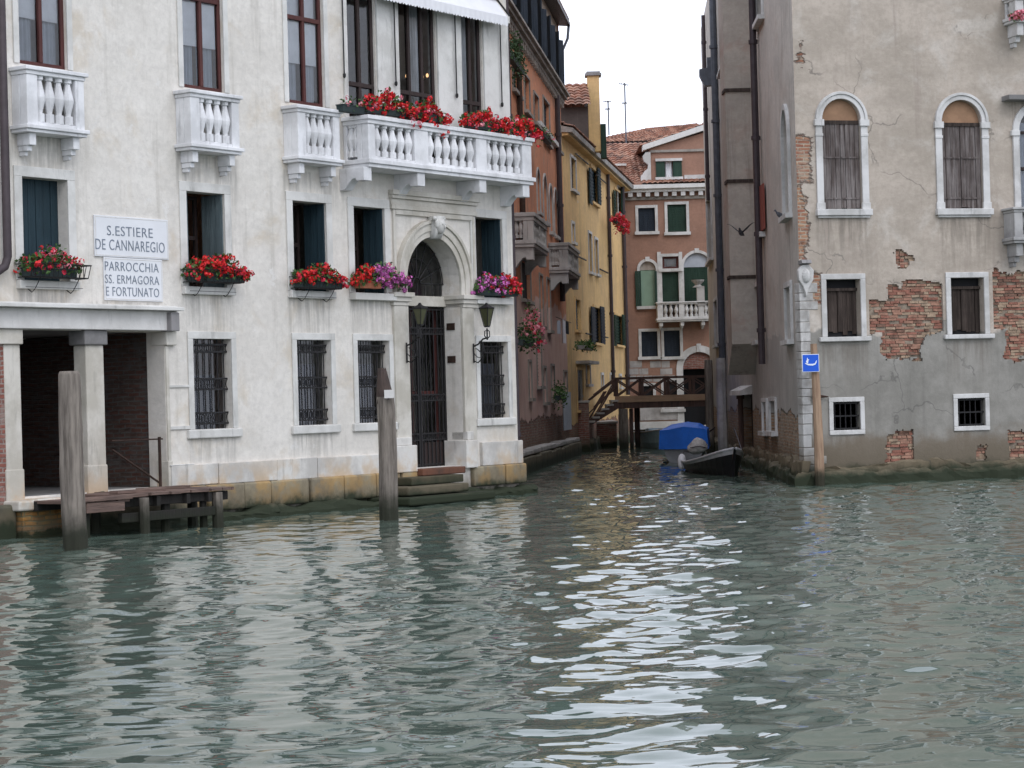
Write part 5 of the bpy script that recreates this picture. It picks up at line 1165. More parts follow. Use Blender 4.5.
for x0,x1,yt,yb,sm,xa,xb in shut:
    for a,b in ((x0,xa+.2),(xb-.2,x1)):
        q=p.R(a,yt,b,yb,.05); w=max(q[1]-q[0],.5); mb=MB(); sgn=1
        pc=(q[0]+q[1])/2; mb=MB(); planks(mb,p,pc-w/2,pc+w/2,q[2],q[3],.12,.05,4,3,.006)
        z=q[2]+.15
        while z<q[3]-.1: mb.box(p,pc-w/2+.05,pc+w/2-.05,z,z+.03,.12,.14); z+=.13
        mb.build('open_shutter',M[sm],yh,pl=p)
    q=p.R(xa,yt+3,xb,yb-3,-.1); mb=MB(); z=q[2]
    while z<q[3]: mb.box(p,q[0]-.1,q[1]+.1,z,z+.09,-.1,-.06); z+=.13
    mb.build('slatted_shutter',M[sm],yh,pl=p)
mb=MB(); hull(mb,p,-.1,sy1,-.5,ze,8,ends=(1,1),top=0); mb.build('back_wall',M['yellow'],yh,pl=p)
mb=MB(); mb.side(p,[(-.2,ze-.02),(.38,ze-.05),(.42,ze+.10),(-.2,ze+.25)],-.25,sy1+.2); ev=mb.build('eave',M['greybalc'],yh,pl=p)
mb=MB(); mb.side(p,[(0,ze-.16),(.25,ze-.14),(.25,ze-.055),(0,ze-.03)],-.2,sy1+.1); mb.build('eave_moulding',M['yellow'],ev,pl=p)
mb=MB(); tiles(mb,p.W(-.25,ze+.12,.42),p.W(sy1+.2,ze+.12,.42),p.W(sy1+.2,ze+1.7,-4),p.W(-.25,ze+1.7,-4)); tiles(mb,p.W(-.25,ze+.3,-8.2),p.W(sy1+.2,ze+.3,-8.2),p.W(sy1+.2,ze+1.7,-4.01),p.W(-.25,ze+1.7,-4.01)); mb.build('roof',M['tile'],yh)
# dark attic box with its own tiled roof
ab0,ab1=p.S(569,130,-1.0),p.S(590,150,-.55)
za=CAMH+ray(578,108).z/ray(578,108).y*82.0
qd=Plane((0,82.0),a=0); xa,xb=qd.S(561,130),qd.S(588.5,130); z0_=qd.Z(580,172); z1_=qd.Z(580,107); z2_=qd.Z(578,86)
mb=MB(); mb.box(qd,xa,xb,ze-.02,z1_,-4,0); mb.build('attic_wall',M['darkbrown'],yh,pl=qd)
mb=MB(); tiles(mb,qd.W(xa,z1_,.3),qd.W(xb+.1,z1_,.3),qd.W(xb+.1,z2_+.4,-2.4),qd.W(xa,z2_+.4,-2.4)); tiles(mb,qd.W(xa,z1_,-4.6),qd.W(xb+.1,z1_,-4.6),qd.W(xb+.1,z2_+.4,-2.41),qd.W(xa,z2_+.4,-2.41)); 
mb.build('attic_roof',M['tile'],yh)
mb=MB(); mb.prism(qd,[(xb-.02,z1_),(xb+.0,z1_),(xb,z1_+.05)],-4,0); mb.add([qd.W(xb,z1_,0),qd.W(xb,z2_+.35,-2.4),qd.W(xb,z1_,-4.5)],[(0,1,2)]); mb.build('attic_gable',M['darkbrown'],yh)
# chimney stack
qc=Plane((0,84.0),a=0); xa,xb=qc.S(588.2,110),qc.S(600,110); z1_=qc.Z(594,75.5)
mb=MB(); mb.box(qc,xa,xb,ze+.02,z1_,-.55,0); ch=mb.build('chimney',M['yellow'],yh,pl=qc)
mb=MB(); mb.box(qc,xa-.08,xb+.09,z1_,z1_+.09,-.63,.08); mb.box(qc,xa-.03,xb+.04,z1_+.09,z1_+.16,-.58,.03); mb.build('chimney_cap',M['darkstone'],ch,pl=qc)
mb=MB(); xa=qc.S(601,140); mb.box(qc,xa,xa+.2,qc.Z(603,158),qc.Z(603,124),-.5,.06); mb.build('shutter',M['green'],ch,pl=qc)
pipe(PY,608.5,180,392,.1,.075,'brownpipe',yh,zt=ze-.1); pipe(PY,622.8,185,395,.12,.09,'brownpipe',yh,zt=ze-.1)
mb=MB(); q=p.R(583,386,613,400,.05); 
for x0,x1,y in ((576,588,159),(596,606,179),(577,586,258),(600,608,271),(586,592,334),(603,608,337)):
    z=p.Z((x0+x1)/2,y,.08); k=MB(); k.tube([p.W(p.S(x0,y,.08),z,.08),p.W(p.S(x1,y,.08),z,.08)],.03,5); k.build('tie_rod',M['iron'],yh)
flowers('window_box',p,614.5,625,213,226,.55,[('crimson',1,0,1),('red',.6,0,1)],'deep red flower box on the far end of the yellow house',51,None,n=220,nb=46,drop=.5,hb=.07,cat='flower box')
flowers('hanging_plant',p,580.5,590.5,338,350,.6,[('red',.02,0,1)],'round green potted plant hanging on yellow house below its shutters',52,None,'greybalc',n=520,nb=2,drop=.2,cat='plant',dw=.3)
mb=MB(); a,b,c_,e=p.R(584,361,594,364,.3); mb.box(p,a,b,c_,e,0,.5); mb.build('door_hood',M['greybalc'],yh,pl=p)
ledge(PY,yh,0,sy1,.45,.15,16)
# ================================================================== brown house closing the canal
bh=thing('brown_house','pinkish brown house with white framed windows and gabled dormer closing the canal','building',(10,100,0)); p=PE
sx0,sx1=3.0,16.0
zco=p.Z(665,192); 
ops=[];meta=[]
def add(x0,x1,yt,yb,sm,arh=False,w=.13,tm='whitetrim'):
    ops.append((*p.R(x0,yt,x1,yb),arh,.15)); meta.append((sm,w,tm))
add(638.3,655,208,231.5,'navy'); add(667.5,686.3,204.5,232,'green')
add(640,656,261.5,306,'palegreen',True); add(662.3,678.5,256.5,268.5,'glassy'); add(662.3,678.8,272,306,'green'); add(684,711,253,306,'green',True)
add(641.5,657.5,331.5,356.5,'navy'); add(664,680,330.5,356.5,'navy')
add(683.5,716,352,425,'dark',True,.30); add(664,681,380,409,'dark'); add(643,653,386,396,'dark')
wall(p,sx0,sx1,-.5,zco,[o[:6] for o in ops]).build('wall',M['brown'],bh,pl=p)
for (a,b,c_,e,arh,_),(sm,w,tm) in zip(ops,meta):
    mb=MB()
    if arh: ring(mb,p,(a+b)/2,e-(b-a)/2,(b-a)/2,(b-a)/2+w,0,.06,c_); mb.box(p,(a+b)/2-.1,(a+b)/2+.1,e+.0,e+w+.08,0,.10)
    else: surround(mb,p,a,b,c_,e,w,0,.05,sill=0)
    f=mb.build('window',M[tm],bh,pl=p,bevel=.006); mb=MB(); mb.box(p,a-w-.05,b+w+.05,c_-.14,c_-.002,-.1,.14); mb.build('sill',M[tm],f,pl=p)
    if sm=='glassy':
        mb=MB(); casement(mb,p,a,b,c_,e,-.06,.09,0); mb.build('frame',M['winred'],f,pl=p); curtain(p,a+.1,b-.1,c_+.08,e-.08,-.14,3,.01).build('curtain',M['curtain'],f); pane(p,a,b,c_,e,-.1).build('pane',M['glass'],f); continue
    if arh:
        zc=e-(b-a)/2; lm='curtaingrey' if (sm=='green') else ('breast' if sm=='palegreen' else 'brickred')
        mb=MB(); mb.prism(p,[(a,zc-.02)]+arc((a+b)/2,zc,(b-a)/2-.003)+[(b,zc-.02)],-.14,-.08); mb.build('lunette',M[lm],f,pl=p)
        e=zc-.03
    if sm=='dark' and arh: c_=c_+0; mb=MB(); mb.box(p,a,b,c_,e,-.9,-.8)
    else:
        mb=MB(); mb.box(p,a,b,c_,e,-.14,-.10)
        if sm in('navy','green'):
            z=c_+.05
            while z<e: mb.box(p,a+.05,(a+b)/2-.03,z,z+.05,-.1,-.08); mb.box(p,(a+b)/2+.03,b-.05,z,z+.05,-.1,-.08); z+=.11
    mb.build('shutter' if sm!='dark' else 'dark_panel',M[sm],f,pl=p)
q=p.R(635.3,271,641.3,306.5,.1); mb=MB(); planks(mb,p,q[0],q[1],q[2],q[3],.10,.05,3,1,.004); mb.build('open_shutter',M['green'],bh,pl=p)
q=p.R(655,271,657.2,305,.1); mb=MB(); mb.box(p,q[0],q[1],q[2],q[3],.0,.1); mb.build('open_shutter',M['green'],bh,pl=p)
mb=MB(); a=p.S(657.5,275); mb.box(p,p.S(658,290),p.S(661.6,290),p.Z(660,306),p.Z(660,252),0,.07); mb.box(p,p.S(679.7,290),p.S(683,290),p.Z(660,306),p.Z(680,252),0,.07); mb.build('window_pilaster',M['whitetrim'],bh,pl=p)
# balcony
D=.8; S=lambda x:p.S(x,310,D)
balcony(p,bh,S(657.5),S(713),p.Z(680,301.5,D),p.Z(680,321.5,D),D,[(S(663),S(679),3),(S(684.5),S(698.5),3),(S(704),S(711),2)],br=(S(661),S(682),S(703)),m='whitetrim',r=.10,rail=.12,ledge=.16,brh=.35)
mb=MB(); x,z=S(698.5),p.Z(700,281,D); c_=p.W(x+.1,0,D-.1)
mb.box(p,S(697.5),S(705),p.Z(700,306,D),p.Z(700,286,D),D-.4,D+.02); mb.lathe(p.W(S(699),0,D-.2),[(.25,p.Z(700,287,D)),(.12,p.Z(700,284.5,D)),(.28,p.Z(700,281,D)),(.30,p.Z(700,279.5,D))],10); mb.build('balcony_pier',M['greybalc'],bh,pl=p)
# cornice with white dentils
mb=MB(); mb.box(p,sx0,sx1,zco,zco+.14,-.05,.30); mb.box(p,sx0,sx1,zco+.141,zco+.32,-.05,.45); k=mb.build('cornice',M['greylintel'],bh,pl=p)
mb=MB(); s=sx0+.1
while s<sx1: mb.box(p,s,s+.2,zco-.2,zco-.003,0,.26); s+=.40
mb.build('cornice_dentils',M['whitetrim'],k,pl=p)
mb=MB(); mb.box(p,sx0,sx1,zco-.34,zco-.21,0,.08); mb.build('frieze_band',M['corn'],k,pl=p)
mb=MB(); hull(mb,p,sx0,sx1,-.5,zco+.2,12,ends=(1,1)); mb.build('back_wall',M['brown'],bh,pl=p)
zr0=zco+.33
mb=MB(); tiles(mb,p.W(sx0,zr0,.4),p.W(sx1,zr0,.4),p.W(sx1,zr0+2.6,-6),p.W(sx0,zr0+2.6,-6)); mb.build('roof',M['tile'],bh)
# dormer: wall, gable, volute, window
xg0,xg1=p.S(651,170),p.S(651,170)+5.6; xm=(xg0+xg1)/2; zg1=p.Z(652,147); zpk=p.Z(698,127)
DW=(*p.R(660,161,678,177),False,.12)
wall(p,xg0,xg1,zr0-.2,zg1-.05,[DW],d=-.12).build('dormer_wall',M['brown'],bh,pl=p)
mb=MB(); mb.prism(p,[(xg0,zg1-.05),(xg1,zg1-.05),(xm,zpk-.15)],-.5,-.12); mb.box(p,xg0,xg1,zr0,zg1-.05,-4,-.5); mb.build('dormer_body',M['brown'],bh,pl=p)
mb=MB()
for a,b in (((xg0-.35,zg1-.15),(xm,zpk)),((xg1+.35,zg1-.15),(xm,zpk))):
    mb.prism(p,[a,(a[0],a[1]+.24),(b[0],b[1]+.20),(b[0],b[1]-.06)] if a[0]<b[0] else [a,(b[0],b[1]-.06),(b[0],b[1]+.20),(a[0],a[1]+.24)],-.6,.12)
mb.build('gable_coping',M['greylintel'],bh,pl=p)
mb=MB(); tiles(mb,p.W(xg0-.45,zg1+.05,0),p.W(xg0-.45,zg1+.05,-6),p.W(xm,zpk+.22,-6),p.W(xm,zpk+.22,0)); tiles(mb,p.W(xg1+.45,zg1+.05,0),p.W(xg1+.45,zg1+.05,-6),p.W(xm,zpk+.22,-6),p.W(xm,zpk+.22,0)); mb.build('dormer_roof',M['tile'],bh)
zb_=zr0; H=p.Z(648,152)-zb_; x=xg0-.0
mb=MB(); pts=[(x,zb_),(x,zb_+H),(x-.22,zb_+H),(x-.36,zb_+H*.88),(x-.30,zb_+H*.72),(x-.12,zb_+H*.62),(x-.14,zb_+H*.5),(x-.30,zb_+H*.42),(x-.46,zb_+H*.28),(x-.48,zb_+H*.12),(x-.36,zb_)]
mb.prism(p,pts,-.25,.0); mb.build('volute',M['whitetrim'],bh,pl=p,bevel=.01)
a,b,c_,e=DW[:4]; mb=MB(); mb.box(p,a-.2,b+.2,e,e+.12,-.12,.04); f=mb.build('window',M['whitetrim'],bh,pl=p); mb=MB(); mb.box(p,a-.22,b+.22,c_-.12,c_,-.12,.06); mb.build('sill',M['whitetrim'],f,pl=p)
curtain(p,a+.25,b-.25,c_,e,-.2,3,.02).build('curtain',M['curtain'],f)
for x0,x1 in ((a-.18,a+.22),(b-.22,b+.18)): mb=MB(); mb.box(p,x0,x1,c_,e,-.1,-.04); mb.build('shutter',M['green'],f,pl=p)
q=p.R(684,150,707,176.5); mb=MB(); mb.box(p,q[0],q[1],q[2]-.1,q[2]+.08,-.12,.02); mb.build('dormer_sill',M['whitetrim'],bh,pl=p)
mb=MB(); mb.box(p,xg0,xg1,zg1-.25,zg1-.14,-.12,-.02); mb.build('dormer_band',M['corn'],bh,pl=p)
pd=Plane((0,101.6),a=0); q=pd.R(609,166,625,190); mb=MB(); mb.box(pd,q[0],q[1],q[2],q[3],-3,0); o=mb.build('roof_box',M['brown'],bh,pl=pd); mb=MB(); mb.box(pd,q[0]-.08,q[1]+.08,q[3]+.002,q[3]+.1,-3,.1); mb.build('roof_box_coping',M['greylintel'],o,pl=pd)
# stone base, patches
mb=MB(); q=p.R(636,421.5,683,429,.2); mb.box(p,3.2,q[1],q[2],q[3],-.1,.25); mb.build('base_course',M['istria'],bh,pl=p)
ledge(PE,bh,sx0,sx1,.25,.35,17)
rnd=random.Random(2)
for row,(yt,yb) in enumerate(((361,368),(368.5,375),(375.5,382))):
    x=627+rnd.uniform(0,3)
    while x<670: 
        w=rnd.uniform(7,13); 
        if rnd.random()<.75:
            q=p.R(x,yt,x+w,yb); mb=MB(); mb.box(p,q[0],q[1]-.03,q[2]+.02,q[3],-.02,.012); mb.build('stone_block',M['greybalc'],bh,pl=p)
        x+=w
mb=MB(); q=p.R(640,398,679,420); mb.box(p,q[0],q[1],q[2],q[3],-.02,.03); mb.build('cement_panel',M['greybalc'],bh,pl=p)
# ================================================================== house beyond with long tiled roof
fh=thing('far_house','far house showing only brown wall strip and long red tiled roof','building',(9,112,0)); q=Plane((0,112),a=0)
zE=q.Z(650,143); zR=q.Z(660,125)
mb=MB(); mb.box(q,3,16,0,zE,-9,0); mb.build('wall',M['brown'],fh,pl=q)
mb=MB(); L0,L1=q.S(596,140),q.S(724,140); rdg=q.S(664,122,-4.5)
tiles(mb,q.W(L0-1,zE,.4),q.W(L1,zE,.4),q.W(L1-1,zR+.55,-4.5),q.W(L0+3.0,zR+.35,-4.5)); mb.add([q.W(L0-1,zE,.4),q.W(L0+3,zR+.35,-4.5),q.W(L0-1,zE,-9.4)],[(0,1,2)]); mb.build('roof',M['tile'],fh)
mb=MB(); mb.box(q,L0-1,L1,zE-.25,zE+.09,-.4,.36); mb.build('eave',M['windark'],fh,pl=q)
# aerials
def aerial(x,yt,yb,Y,label,bars):
    q=Plane((0,Y),a=0); s=q.S(x,(yt+yb)/2); z0,z1=q.Z(x,yb),q.Z(x,yt); t=thing('tv_aerial',label,'aerial',tuple(q.W(s,z0,0)))
    mb=MB(); mb.tube([q.W(s,z0,0),q.W(s,z1,0)],.035,5); mb.build('mast',M['zinc'],t)
    mb=MB()
    for dz,w,a in bars:
        mb.tube([q.W(s-w,z1-dz,0),q.W(s+w*.6,z1-dz+a,0)],.02,4)
        for k in range(5): x_=s-w+w*1.6*k/4; mb.tube([q.W(x_,z1-dz+a*k/4,-.35),q.W(x_,z1-dz+a*k/4,.35)],.015,4)
    mb.build('antenna',M['zinc'],t)
aerial(625.5,83,150,109,'tall tv aerial with tilted top antenna on the far roof',((.02,.28,-.08),(1.0,.14,0)))
aerial(608.5,101,135,109.5,'short thin tv aerial left of the tall one on the far roof',((.02,.22,0),(.4,.14,0)))
# ================================================================== footbridge
M['bridgewood']=wood('bridge_timber',(.12,.075,.062),(.075,.05,.045),1,algae=.3); M['bridgebeam']=wood('light_bridge_beam',(.46,.31,.20),(.36,.24,.16),1,horiz=True)
fb=thing('footbridge','dark wooden footbridge with crossed railings spanning the small canal','bridge',(5.5,83,0)); p=PB
xl,xr=p.S(617,395),p.S(709,395); zd=p.Z(660,398); zrl=p.Z(660,376.8); zsb=p.Z(590,424); xs=p.S(589,420); BW=1.7
for k,d_ in enumerate((0,-BW)):
    mb=MB(); mb.box(p,xl,xr+.4,zd-.13,zd+.11,d_-.05,d_+.05); mb.build('edge_board',M['bridgebeam'],fb,pl=p)
    mb=MB(); mb.box(p,xl-.1,xr+.4,zd-.36,zd-.131,d_-.16,d_+.0); mb.build('beam',M['bridgewood'],fb,pl=p)
    r_=MB(); r_.box(p,xl-.05,xr+.4,zrl-.06,zrl+.02,d_-.05,d_+.06); r_.box(p,xl,xr+.4,zd+.5,zd+.54,d_-.02,d_+.02) if 0 else None
    n=4; w=(xr+.4-xl)/n
    for i in range(n):
        a=xl+i*w; r_.box(p,a-.05,a+.05,zd+.11,zrl-.06,d_-.05,d_+.05)
        for (A,B) in (((a+.05,zd+.13),(a+w-.05,zrl-.08)),((a+.05,zrl-.08),(a+w-.05,zd+.13))): r_.tube([p.W(A[0],A[1],d_+.005),p.W(B[0],B[1],d_-.005)],.035,4)
    sx=xs-.12; zt_=zsb+(zrl-zd)+.0
    r_.tube([p.W(sx,zt_,d_),p.W(xl,zrl-.02,d_)],.055,4); r_.tube([p.W(sx,zt_-.5,d_),p.W(xl,zd+.45,d_)],.03,4)
    r_.tube([p.W(sx,zsb,d_),p.W((sx+xl)/2+.2,zt_+.42,d_)],.04,4); r_.tube([p.W((sx+xl)/2-.2,zsb+.3,d_),p.W(xl,zrl-.1,d_)],.04,4)
    r_.box(p,sx-.06,sx+.06,zsb-.1,zt_+.02,d_-.05,d_+.05); r_.build('railing',M['bridgewood'],fb,pl=p)
    mb=MB(); mb.prism(p,[(sx-.1,zsb-.22),(xl+.02,zd-.36),(xl+.02,zd-.05),(sx-.1,zsb+.03)],d_-.04,d_+.04); mb.build('stringer',M['bridgewood'],fb,pl=p)
mb=MB(); mb.box(p,xl,xr+.4,zd-.13,zd-.05,-BW,0); mb.build('deck',M['bridgewood'],fb,pl=p)
for i in range(6):
    f_=(i+.5)/6; mb=MB(); x=xs+(xl-xs)*f_; z=zsb+(zd-zsb)*f_; mb.box(p,x-.14,x+.14,z-.02,z+.05,-BW+.04,.07); mb.box(p,x-.13,x-.09,z-.16,z-.02,-BW+.04,.0); mb.build('stair_tread',M['greybalc'],fb,pl=p)
for x,w,h,d_,mm in ((624,.16,0,0,'oldwood'),(632,.07,0,-.3,'bridgewood'),(624.5,.12,0,-BW,'bridgewood'),(590,.07,.0,.0,'bridgewood'),(590,.07,.0,-BW,'bridgewood'),(640,.10,0,-BW,'bridgewood')):
    mb=MB(); s=p.S(x,430); mb.box(p,s-w,s+w,-1,(zd-.37) if x>600 else zsb-.15,d_-.1,d_+.08); mb.build('post',M[mm],fb,pl=p,bevel=.01)
# brick quay blocks by the stair
sb=thing('brick_pier','reddish brick pier standing in the water beside the bridge stair','pier',(2.6,80,0)); q=Plane((0,79.8),a=0)
r_=q.R(577,403,589.5,452); mb=MB(); mb.box(q,r_[0]-.3,r_[1],-.6,r_[3],-.9,0); mb.build('shaft',M['brickred'],sb,pl=q,bevel=.04)
mb=MB(); mb.box(q,r_[0]-.3,r_[1]+.03,r_[3],r_[3]+.09,-.94,.04); mb.build('cap',M['greybalc'],sb,pl=q,bevel=.02)
sb=thing('quay_wall','red and grey brick quay wall below the bridge stair','wall',(3.6,85.5,0)); q=Plane((0,85.6),a=0)
r_=q.R(586,424,617,446); mb=MB(); mb.box(q,r_[0]-.4,r_[1],-.6,r_[3],-12,0); mb.build('wall',M['brickred'],sb,pl=q,bevel=.03)
mb=MB(); mb.box(q,r_[0]-.4,r_[1]+.05,r_[3],r_[3]+.1,-12,.05); mb.build('coping',M['greybalc'],sb,pl=q,bevel=.02)
# ================================================================== boats
def hull_boat(par,mat,P0,P1,beam,h0,h1,hm,stern=.8,bow=.02,n=14,inner='bridgewood',draft=.2,trim=None,name='hull'):
    """P0 stern, P1 bow (x,y); h = gunwale heights at stern, bow, middle"""
    A=Vector((*P0,0)); B=Vector((*P1,0)); ax=(B-A); sd=Vector((-ax.y,ax.x,0)).normalized(); rings=[]; top=[]
    for i in range(n+1):
        t=i/n; w=beam/2*((stern+(1-stern)*math.sin(min(t/.45,1)*math.pi/2)) if t<.45 else (math.cos((t-.45)/.55*math.pi/2)**.6*(1-bow)+bow)); w=max(w,.03)
        g=(h0*(1-t)**2+h1*t**2+2*hm*t*(1-t)*1.0) ; c=A+ax*t
        rk=ax.normalized()*(.25*t*t)
        rings.append([c+sd*w+Vector((0,0,g))+rk,c+sd*w*.86+Vector((0,0,g*.35)),c+sd*w*.5+Vector((0,0,-draft)),c-sd*w*.5+Vector((0,0,-draft)),c-sd*w*.86+Vector((0,0,g*.35)),c-sd*w+Vector((0,0,g))+rk])
    mb=MB(); mb.loft(rings,caps=False,closed=False); mb.add(rings[0],[(0,1,2,3,4,5)]); mb.add(rings[-1],[(5,4,3,2,1,0)])
    # inside floor
    k=[]; 
    h=mb.build(name,M[mat],par); mi=MB()
    mi.loft([[r[0]+(r[5]-r[0])*.06-Vector((0,0,.03)),r[1]+(r[4]-r[1])*.08+Vector((0,0,.0)),r[4]+(r[1]-r[4])*.08,r[5]+(r[0]-r[5])*.06-Vector((0,0,.03))] for r in rings],caps=False,closed=False); mi.build('inside',M[inner],par)
    mg=MB(); 
    for s_ in (0,5): mg.tube([r[s_]+Vector((0,0,.01)) for r in rings],.035,5)
    mg.build('gunwale',M[trim or mat],par,smooth=True); return rings,h
M['bluetarp']=simple('blue_tarpaulin',(.014,.17,.75),.55,.14,1.6,.9); M['blackhull']=simple('black_hull',(.012,.012,.014),.35,.2,5); M['whitehull']=simple('white_hull',(.30,.31,.32),.5,.15,3); M['palehull']=simple('pale_blue_hull',(.50,.68,.78),.5,.1,3)
M['greyrope']=simple('grey_canvas',(.62,.59,.56),.85,.25,7,.6); M['gunw']=simple('grey_gunwale',(.50,.50,.51),.5,.1,5)
b1=thing('covered_boat','moored boat under bright blue tarpaulin beside the grey house','boat',(5.05,66,0))
rings,_=hull_boat(b1,'whitehull',(4.98,64.6),(5.62,70.4),1.34,.62,.75,.6,stern=.92,trim='gunw')
# tarpaulin: domed cover with skirt over the hull
mb=MB(); tr=[]; A=Vector((4.98,64.5,0)); B=Vector((5.6,70.2,0)); ax=B-A; sd=Vector((-ax.y,ax.x,0)).normalized(); n=12
for i in range(n+1):
    t=i/n; c=A+ax*t; w=.70*(1 if t<.5 else math.cos((t-.5)/.5*math.pi/2)**.5*.92+.08); hh=1.03+.10*math.sin(min(t/.3,1)*math.pi/2)*(1-.5*max(t-.5,0)); rnd2=random.Random(i)
    j=lambda:rnd2.uniform(-.015,.015)
    tr.append([c+sd*(w+.03)+Vector((0,0,.40+j())),c+sd*(w+.01)+Vector((0,0,.70+j())),c+sd*w*.99+Vector((0,0,.96+j())),c+sd*w*.6+Vector((0,0,hh-.04+j())),c+Vector((0,0,hh+.03)),c-sd*w*.6+Vector((0,0,hh-.02+j())),c-sd*w*.99+Vector((0,0,.96+j())),c-sd*(w+.01)+Vector((0,0,.70+j())),c-sd*(w+.03)+Vector((0,0,.40+j()))])
mb.loft(tr,caps=False,closed=False); f0=len(mb.v); mb.add(tr[0],[tuple(range(9))]); mb.build('tarpaulin',M['bluetarp'],b1)
mb=MB(); mb.tube([Vector((5.62,70.1,.75)),Vector((5.9,69.2,.62)),Vector((6.25,68.2,.95))],.02,4); mb.build('mooring_rope',M['brownpipe'],b1)
t=thing('canvas_bundle','grey white canvas bundle lying between the blue covered and black boats','bundle',(5.2,61.5,.3)); q=Plane((0,61.5),a=0)
cx,cz=q.S(697.5,448),q.Z(697,447); mb=MB(); rg=[]
for i in range(9):
    u=i/8; R=.235*math.sin(math.pi*(.06+.88*u))**.55; rg.append([Vector((cx-.28+.56*u,61.5+R*math.cos(2*math.pi*k/10)*.9,cz-.04*math.cos(u*5)+R*(1+.08*math.sin(k*2.3+i))*math.sin(2*math.pi*k/10)*(.75+.25*math.sin(u*3)))) for k in range(10)])
mb.loft(rg); mb.build('canvas',M['greyrope'],t,smooth=True)
mb=MB(); mb.tube([Vector((cx+.26*math.cos(a)-.0,61.5+.24*math.sin(a),cz+.02*math.sin(3*a))) for a in [k*.5 for k in range(13)]],.012,4); mb.build('cord',M['brownpipe'],t)
b2=thing('black_boat','open black wooden boat with raised grey edged bow by the grey house','boat',(5.0,57,0))
rings,h2=hull_boat(b2,'blackhull',(4.84,58.0),(5.30,53.3),1.15,.24,.66,.20,stern=.75,trim='gunw',bow=.02)
mb=MB()
for s_ in (0,5): 
    mb.loft([[r[s_]+Vector((0,0,.0)),r[s_]+(r[1 if s_==0 else 4]-r[s_])*.30] for r in rings],caps=False,closed=False)
for i,v in enumerate(mb.v): mb.v[i]=v+Vector((0,-.012,.0))
mb.build('rubbing_strip',M['gunw'],b2)
mb=MB(); mb.tube([Vector((5.28,53.5,.66)),Vector((5.75,56,.45)),Vector((6.1,59,.5)),Vector((6.25,62.2,1.0))],.018,4); mb.build('mooring_rope',M['brownpipe'],b2)
# deck at the bow
mb=MB(); mb.loft([[r[0]-Vector((0,0,.02)),r[5]-Vector((0,0,.02))] for r in rings[9:]],caps=False,closed=False); mb.build('foredeck',M['blackhull'],b2)
for tt in (.25,.55):
    i=int(tt*14); r=rings[i]; mb=MB(); a=r[0]*.98+r[5]*.02; b=r[5]; 
    mb.loft([[r[0]-Vector((0,0,.12)),r[5]-Vector((0,0,.12))],[rings[i+1][0]-Vector((0,0,.12)),rings[i+1][5]-Vector((0,0,.12))]],caps=False,closed=False); mb.build('thwart',M['bridgewood'],b2)
r=ray(681,470); t_=-CAMH/r.z; c=Vector((0,0,CAMH))+r*t_; c.z=0
t=thing('white_fender','small white fender hanging at the left end of black boat','fender',(c.x,58,.1)); q=Plane((0,58.0),a=0); s=q.S(682,464)
mb=MB(); mb.lathe((s,58,0),[(.02,.02),(.09,.06),(.11,.14),(.11,.30),(.08,.40),(.02,.44)],9); mb.build('float',M['tarpwhite'],t,smooth=True)
mb=MB(); mb.tube([(s,58,.43),(s+.08,58.1,.5),(s+.2,58.2,.48)],.012,4); mb.build('cord',M['brownpipe'],t)
b3=thing('pale_boat','pale blue boat partly visible beyond the blue covered boat','boat',(6,80,0))
hull_boat(b3,'palehull',(5.25,88.0),(5.7,81),1.15,.55,.75,.52,stern=.9,trim='whitetrim',inner='palehull')
mb=MB(); mb.box(Plane((0,84),a=0),5.1,5.9,.5,.74,-1,1); mb.build('engine_cover',M['palehull'],b3,bevel=.03)
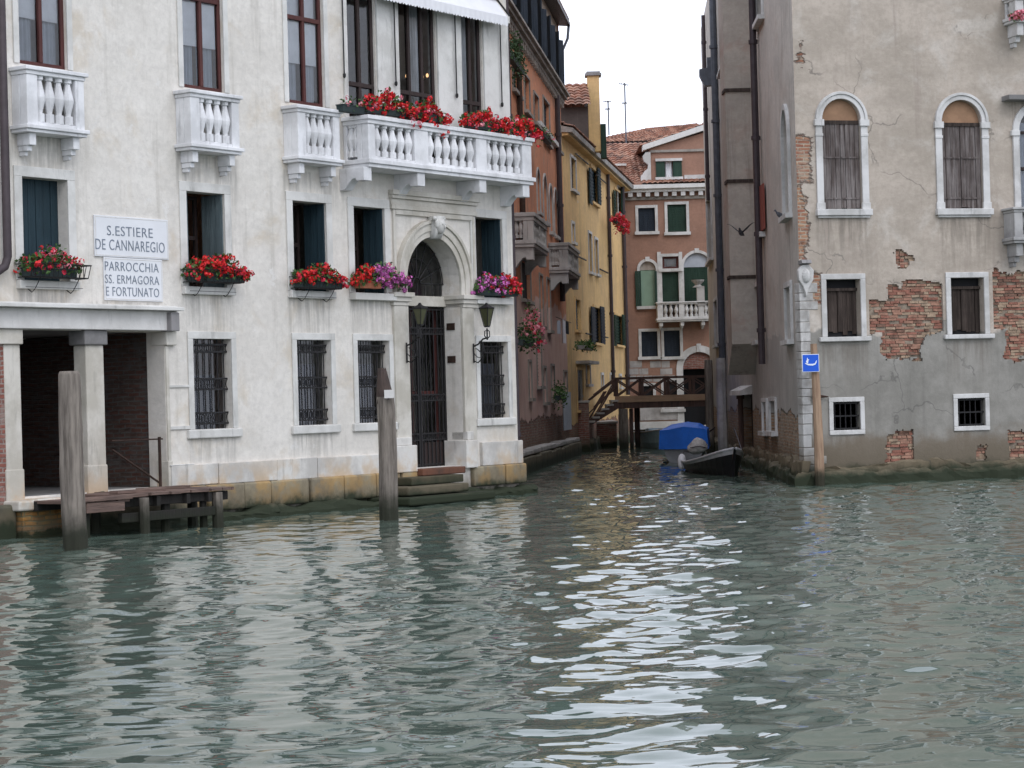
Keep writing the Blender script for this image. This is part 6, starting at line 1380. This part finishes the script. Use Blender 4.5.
# mooring posts by the grey house side
def stake(x,yt,yb,Y,w,label,m='bridgewood',point=True):
    q=Plane((0,Y),a=0); s=q.S(x,(yt+yb)/2); z1=q.Z(x,yt); t=thing('mooring_stake',label,'mooring post',tuple(q.W(s,0,0)))
    mb=MB(); mb.tube([q.W(s,-1,0),q.W(s,z1-.3,0)],w,8); mb.build('shaft',M[m],t)
    mb=MB(); mb.lathe(q.W(s,0,0),[(w*1.5,z1-.34),(w*1.5,z1-.26),(w*.9,z1-.12),(.01,z1)] if point else [(w,z1-.3),(w*.9,z1)],8); mb.build('cap',M[m],t)
stake(741,387,457,62.5,.075,'slim dark pointed stake between black boat and grey house canopy')
stake(722,358,450,68,.16,'thick pale grey stake behind the boats against grey house side','greybalc',False)
stake(709.5,360,450,74,.14,'brown stake at the right end of the footbridge','oldwood',False)
# ================================================================== pigeons
M['pigeon']=simple('grey_pigeon',(.10,.105,.12),.8,.3,20); M['beak']=simple('bird_beak',(.10,.07,.05),.6)
def pigeon(c,head,label,wings=False):
    c=Vector(c); h=Vector((math.cos(head),math.sin(head),0)); sd=Vector((-h.y,h.x,0)); t=thing('pigeon',label,'pigeon',tuple(c))
    mb=MB(); spine=[(-.19,.02,.006,.03),(-.14,.03,.012,.045),(-.08,.05,.045,.05),(0,.075,.065,.062),(.05,.10,.055,.058),(.08,.135,.032,.034),(.095,.17,.028,.028),(.115,.185,.026,.024),(.135,.18,.010,.010)]
    mb.loft([[c+h*x+sd*(w*math.cos(2*math.pi*k/10))+Vector((0,0,z+hh*math.sin(2*math.pi*k/10))) for k in range(10)] for x,z,hh,w in spine])
    if wings:
        for sg in (-1,1):
            up=Vector((0,0,1)); rg=[]
            for u,ch,z in ((0,.16,.0),(.10,.17,.08),(.20,.13,.17),(.29,.06,.22),(.33,.01,.22)):
                o_=c+Vector((0,0,.10+z))+sd*sg*(.04+u); rg.append([o_+h*ch*.45,o_+up*.008,o_-h*ch*.55,o_-up*.004])
            mb.loft(rg)
    else:
        for sg in (-1,1): mb.tube([c+sd*sg*.02+Vector((0,0,.04)),c+sd*sg*.025+h*.01],[.008,.005],5)
    mb.build('body',M['pigeon'],t,smooth=True)
    mb=MB(); mb.tube([c+h*.135+Vector((0,0,.18)),c+h*.16+Vector((0,0,.172))],[.007,.002],5); mb.build('beak',M['beak'],t)
a,b,c_,e=SA[0][:4]
pigeon(PA.W(a-.12,c_+.0,.12),2.6,'dark pigeon perched on the sill of narrow arched window at the corner')
q=Plane((0,56.6),a=0); pigeon(q.W(q.S(741,232),q.Z(741,236),0),-2.0,'dark pigeon flying with raised wings before the grey chimney breast',True)
